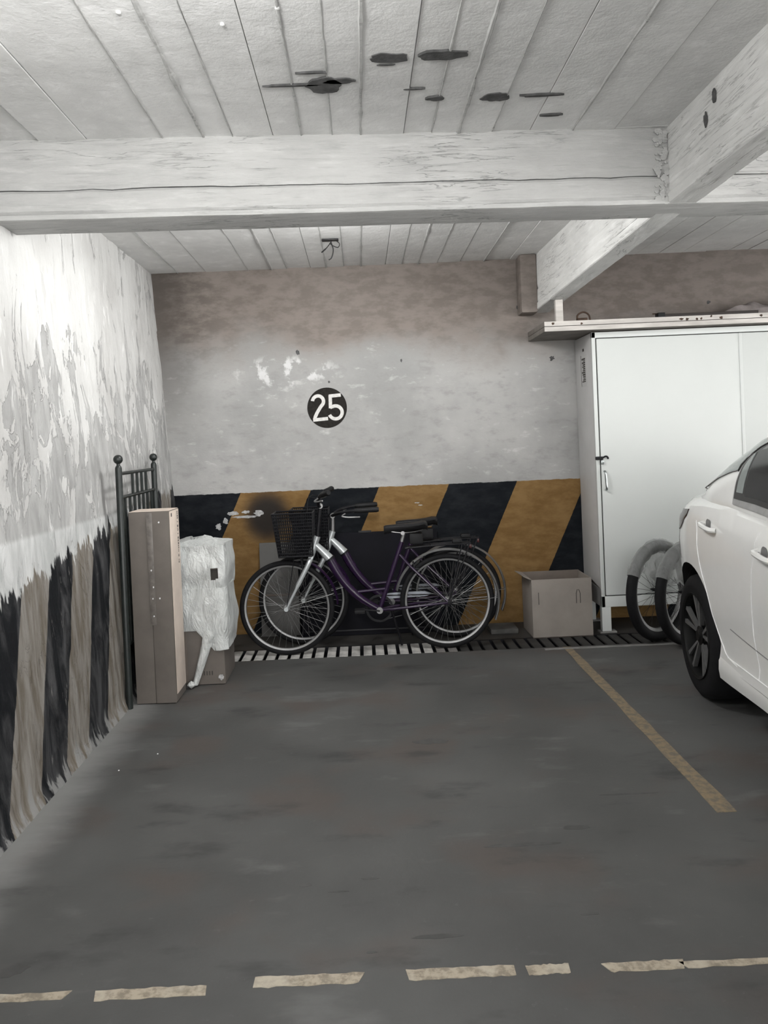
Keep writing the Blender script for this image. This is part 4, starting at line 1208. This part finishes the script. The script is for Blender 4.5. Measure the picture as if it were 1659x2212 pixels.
for y in gy:
    hb2, zb2, ht2, zt2 = lerp_tab(GT, y)
    L = [gside(y, t, 0, -1) for t in (0, 0.2, 0.4, 0.6, 0.8, 0.92)]
    R = [gside(y, t, 0, 1) for t in (0.92, 0.8, 0.6, 0.4, 0.2, 0)]
    cr = 0.03 * min(1, (zt2 - zb2) / 0.2)
    T = [Vector((ht2 * q, y, zt2 + cr * (1 - q * q))) for q in (-0.93, -0.6, 0, 0.6, 0.93)]
    ringp = L + T + R
    ringp = [Vector((L[0].x, y, L[0].z - 0.06))] + ringp + [Vector((R[-1].x, y, R[-1].z - 0.06))]
    ring_n = len(ringp)
    vs += ringp
for i in range(len(gy) - 1):
    for k in range(ring_n - 1):
        fs.append((i * ring_n + k, i * ring_n + k + 1, (i + 1) * ring_n + k + 1, (i + 1) * ring_n + k))
cabin = MB().add(vs, fs).build('cabin', M_CAR, car, smooth=40)
def win(name, m, pts, off, s, parent=None, th=0.003):
    """pts: polygon in (y,t) on the cabin side"""
    mb = MB()
    P = [gside(y, t, off, s) for y, t in pts]
    mb.poly(P, (-s * 0.006, 0, 0))
    return mb.build(name, m, parent or cabin, smooth=0)
def winstrip(name, m, ya, yb, t0f, t1f, off, s, parent=None, n=14, k=6):
    rows = []
    for i in range(n + 1):
        y = ya + (yb - ya) * i / n
        rows.append([gside(y, t0f(y) + (t1f(y) - t0f(y)) * q / k, off, s) for q in range(k + 1)])
    return MB().grid(rows, (-s * 0.006, 0, 0)).build(name, m, parent or cabin, smooth=50)
def winrow(name, m, t0, t1, yl, yr, off, s, n=12, k=14):
    """pane bounded by y curves at each height t on the cabin side"""
    rows = []
    for i in range(n + 1):
        t = t0 + (t1 - t0) * i / n
        rows.append([gside(yl(t) + (yr(t) - yl(t)) * q / k, t, off, s) for q in range(k + 1)])
    return MB().grid(rows, (-s * 0.006, 0, 0)).build(name, m, cabin, smooth=50)
REAR = [(-0.05, -0.590), (0.0, -0.575), (0.25, -0.510), (0.5, -0.462), (0.65, -0.468), (0.76, -0.52), (0.84, -0.62), (0.90, -0.74)]
rear_edge = lambda t: lerp_tab(REAR, t)[0]
front_edge = lambda t: -2.28 + 0.40 * t
divider = lambda t: min(-0.650 + (t - 0.09) / 0.63 * 0.165, rear_edge(t) - 0.03)
for s in (-1, 1):
    winrow('window_trim', M_CHTRIM, -0.03, 0.89, lambda t: front_edge(t) - 0.02, lambda t: rear_edge(t) + 0.030, 0.002, s)
    winrow('window_frame', M_TRIM, 0.035, 0.865, front_edge, lambda t: rear_edge(t) + 0.014, 0.0045, s)
    winrow('quarter_pane', M_GLASSR, 0.11, 0.66, lambda t: divider(t) + 0.012, lambda t: rear_edge(t) - 0.012, 0.0065, s, k=6)
    winrow('rear_door_pane', M_GLASS, 0.085, 0.80, lambda t: -1.30, lambda t: divider(t) - 0.012, 0.0065, s)
    winrow('front_door_pane', M_GLASS, 0.085, 0.80, lambda t: front_edge(t) + 0.04, lambda t: -1.36, 0.0065, s)
    winrow('rear_glass_side', M_GLASSR, 0.42, 0.97, lambda t: rear_edge(min(t, 0.9)) + 0.055, lambda t: 0.02 + 0.12 * (1 - t), 0.003, s, k=8)
    MB().tube([gside(rear_edge(min(t, 0.9)) + 0.045, t, 0.003, s) for t in [0.40 + 0.05 * k for k in range(12)]], 0.0045, 6).build('glass_seal', M_TRIM, cabin)
    MB().tube([gside(-0.41 + 0.045 * k, 0.41, 0.003, s) for k in range(12)], 0.003, 6).build('glass_seal', M_SEAMD, cabin)
# rear window and windscreen
rows = []
for i in range(9):
    y = -0.42 + 0.66 * i / 8
    hb2, zb2, ht2, zt2 = lerp_tab(GT, y)
    cr = 0.03 * min(1, (zt2 - zb2) / 0.2)
    rows.append([(ht2 * q * 0.98, y, zt2 + cr * (1 - q * q) + 0.004) for q in [-1 + 0.2 * k for k in range(11)]])
MB().grid(rows, (0, 0, -0.006)).build('rear_window', M_GLASSR, cabin, smooth=50)
rows = []
for i in range(9):
    y = -2.66 + 0.72 * i / 8
    hb2, zb2, ht2, zt2 = lerp_tab(GT, y)
    cr = 0.03 * min(1, (zt2 - zb2) / 0.2)
    rows.append([(ht2 * q * 0.97, y, zt2 + cr * (1 - q * q) + 0.004) for q in [-1 + 0.2 * k for k in range(11)]])
MB().grid(rows, (0, 0, -0.006)).build('windscreen', M_GLASS, cabin, smooth=50)
# seams, handles, lamps
def seam(name, pts, m=M_SEAMD, r=0.0022):
    for s in (-1, 1):
        P = [Vector((s * (side_x(y, z) + 0.0005), y, z)) for y, z in smoothpath2(pts)]
        MB().tube(P, r, 5).build(name, m, body)
def smoothpath2(pts, n=6):
    return [(q.x, q.y) for q in smoothpath([(a, b, 0) for a, b in pts], n)]
seam('door_seam', [(-0.155, 0.96), (-0.176, 0.90), (-0.19, 0.82), (-0.212, 0.741), (-0.30, 0.60), (-0.385, 0.445), (-0.43, 0.385), (-0.50, 0.355), (-0.62, 0.345)], M_STRIP_HILITE)
seam('door_seam', [(-0.93, 0.99), (-0.92, 0.89), (-0.89, 0.76), (-0.875, 0.654), (-0.87, 0.50), (-0.87, 0.36)], M_STRIP_HILITE, 0.0018)
seam('door_seam', [(-1.85, 0.95), (-1.88, 0.70), (-1.86, 0.45), (-1.82, 0.36)])
seam('sill_line', [(-0.50, 0.352), (-1.1, 0.362), (-1.75, 0.36), (-2.3, 0.35)], M_STRIP_HILITE, 0.003)
seam('door_crease', [(-0.58, 0.505), (-0.80, 0.49), (-1.1, 0.478), (-1.7, 0.47)], M_SEAMD, 0.0025)  # shade in the crease painted as a dark line
seam('bumper_seam', [(0.24, 0.88), (0.20, 0.80), (0.16, 0.72)])
for s in (-1, 1):
    for (hy, hz) in ((-0.325, 0.953), (-1.01, 0.912)):
        x = side_x(hy, hz)
        h = MB()
        h.tube(smoothpath([(s * (x + 0.002), hy + 0.045, hz + 0.006), (s * (x + 0.026), hy + 0.025, hz + 0.004), (s * (x + 0.030), hy - 0.05, hz - 0.004), (s * (x + 0.024), hy - 0.11, hz - 0.010), (s * (x + 0.002), hy - 0.13, hz - 0.012)], 4), 0.0125, 8)
        ho = h.build('door_handle', M_CAR, body)
        MB().lathe([(0.034, -0.002), (0.030, 0.0035)], (s * x, hy - 0.02, hz), axis='x', n=20).build('handle_cup', M_SEAMD, ho)
    # tail lamp wraps round the rear corner
    rows = []; 
    for i in range(11):
        y = 0.05 + 0.55 * i / 10
        z0_ = 0.865 + 0.03 * i / 10; z1_ = 1.0 - 0.045 * i / 10
        if i == 0: z0_ = 0.965
        if i == 1: z0_ = 0.92
        if i == 2: z0_ = 0.89
        rows.append([(s * (side_x(y, z0_ + (z1_ - z0_) * k / 6) + 0.006), y, z0_ + (z1_ - z0_) * k / 6) for k in range(7)])
    MB().grid(rows, (-s * 0.008, 0, 0)).build('tail_lamp', M_LENS, body, smooth=60)
    rows = []
    for i in range(7):
        y = 0.30 + 0.30 * i / 6
        rows.append([(s * (side_x(y, 0.915 + 0.02 * k) + 0.010), y, 0.915 + 0.02 * k) for k in range(3)])
    MB().grid(rows, (-s * 0.004, 0, 0)).build('lamp_strip', M_STRIP_HILITE, body, smooth=60)
    # mirror
    MB().lathe([(0.01, 0.0), (0.06, 0.02), (0.075, 0.07), (0.06, 0.12), (0.01, 0.135)], (s * (0.90 + 0.08), -1.98, 1.00), axis='y', n=14).build('door_mirror', M_CAR, body)
    # sill
    rows = []
    for i in range(31):
        y = -2.32 + 1.92 * i / 30
        rows.append([(s * (side_x(y, 0.30) + q[0]), y, lerp_tab(TAB, y)[1] + q[1]) for q in ((-0.03, -0.012), (0.002, 0.0), (0.008, 0.04), (0.006, 0.085), (-0.008, 0.115))])
    MB().grid(rows, (-s * 0.02, 0, 0.0)).build('side_sill', M_CAR, body, smooth=60)
def car_wheel(s, ay):
    xo = s * 0.863   # outer face
    c = (0, ay, 0.325)
    R = 0.325
    prof = [(-0.03, -0.19), (-0.005, -0.18), (0, -0.14), (0, -0.045), (-0.008, -0.022), (-0.03, -0.006), (-0.062, 0.0), (-0.098, -0.006), (-0.104, -0.02), (-0.104, -0.18)]
    ty = MB().ring((xo, ay, 0.325), R, [(a, s * b) for a, b in prof], axis='x', n=64).build('wheel', M_TYRE, car)
    MB().ring((xo, ay, 0.325), R - 0.104, [(0.006, s * -0.004), (0.004, s * 0.002), (-0.006, s * -0.004), (-0.012, s * -0.02), (-0.006, s * -0.15), (0.0, s * -0.15)], axis='x', n=56).build('rim_lip', M_ALLOYB, ty)
    MB().lathe([(R - 0.108, s * -0.075), (R - 0.108, s * -0.085)], (xo, ay, 0.325), axis='x', n=40).build('rim_back', M_ALLOYB, ty)
    fa = MB(); fb = MB()
    for k in range(5):
        a0 = 2 * math.pi * k / 5 + 0.35
        for d in (-0.20, 0.20):
            a = a0 + d
            ra, rb_ = 0.045, R - 0.108
            def pt(rr, aa, dx): return (xo + s * dx, ay + rr * math.cos(aa), 0.325 + rr * math.sin(aa))
            wa = 0.012; wb2 = 0.019
            A = a0 + d * 0.55
            q0 = [pt(ra, A - wa / ra * 0.5, -0.028), pt(ra, A + wa / ra * 0.5, -0.028), pt(rb_, a + wb2 / rb_ * 0.6, -0.012), pt(rb_, a - wb2 / rb_ * 0.6, -0.012)]
            fa.poly(q0, (-s * 0.022, 0, 0))
        q1 = [pt(0.04, a0 - 0.30, -0.034), pt(0.04, a0 + 0.30, -0.034), pt(R - 0.108, a0 + 0.16, -0.026), pt(R - 0.108, a0 - 0.16, -0.026)]
        fb.poly(q1, (-s * 0.02, 0, 0))
    fa.build('spoke_face', M_ALLOY, ty, smooth=0)
    fb.build('spoke_web', M_ALLOYB, ty, smooth=0)
    MB().lathe([(0.030, s * -0.045), (0.052, s * -0.035), (0.050, s * -0.026), (0.030, s * -0.018), (0.028, s * -0.015)], (xo, ay, 0.325), axis='x', n=24).build('hub_cap', M_ALLOYB, ty)
for s in (-1, 1):
    for ay in AX:
        car_wheel(s, ay + 0.02)
MB().box(-0.70, 0.70, -3.3, 0.45, 0.20, 0.26, 0.02).build('underbody', M_WELL, car)
MB().box(-0.26, 0.26, 0.812, 0.822, 0.62, 0.74, 0.004).build('number_plate', M_CAB, car)
MB().box(-0.50, 0.50, 0.72, 0.80, 0.36, 0.48, 0.02).build('bumper_insert', M_TRIM, car)
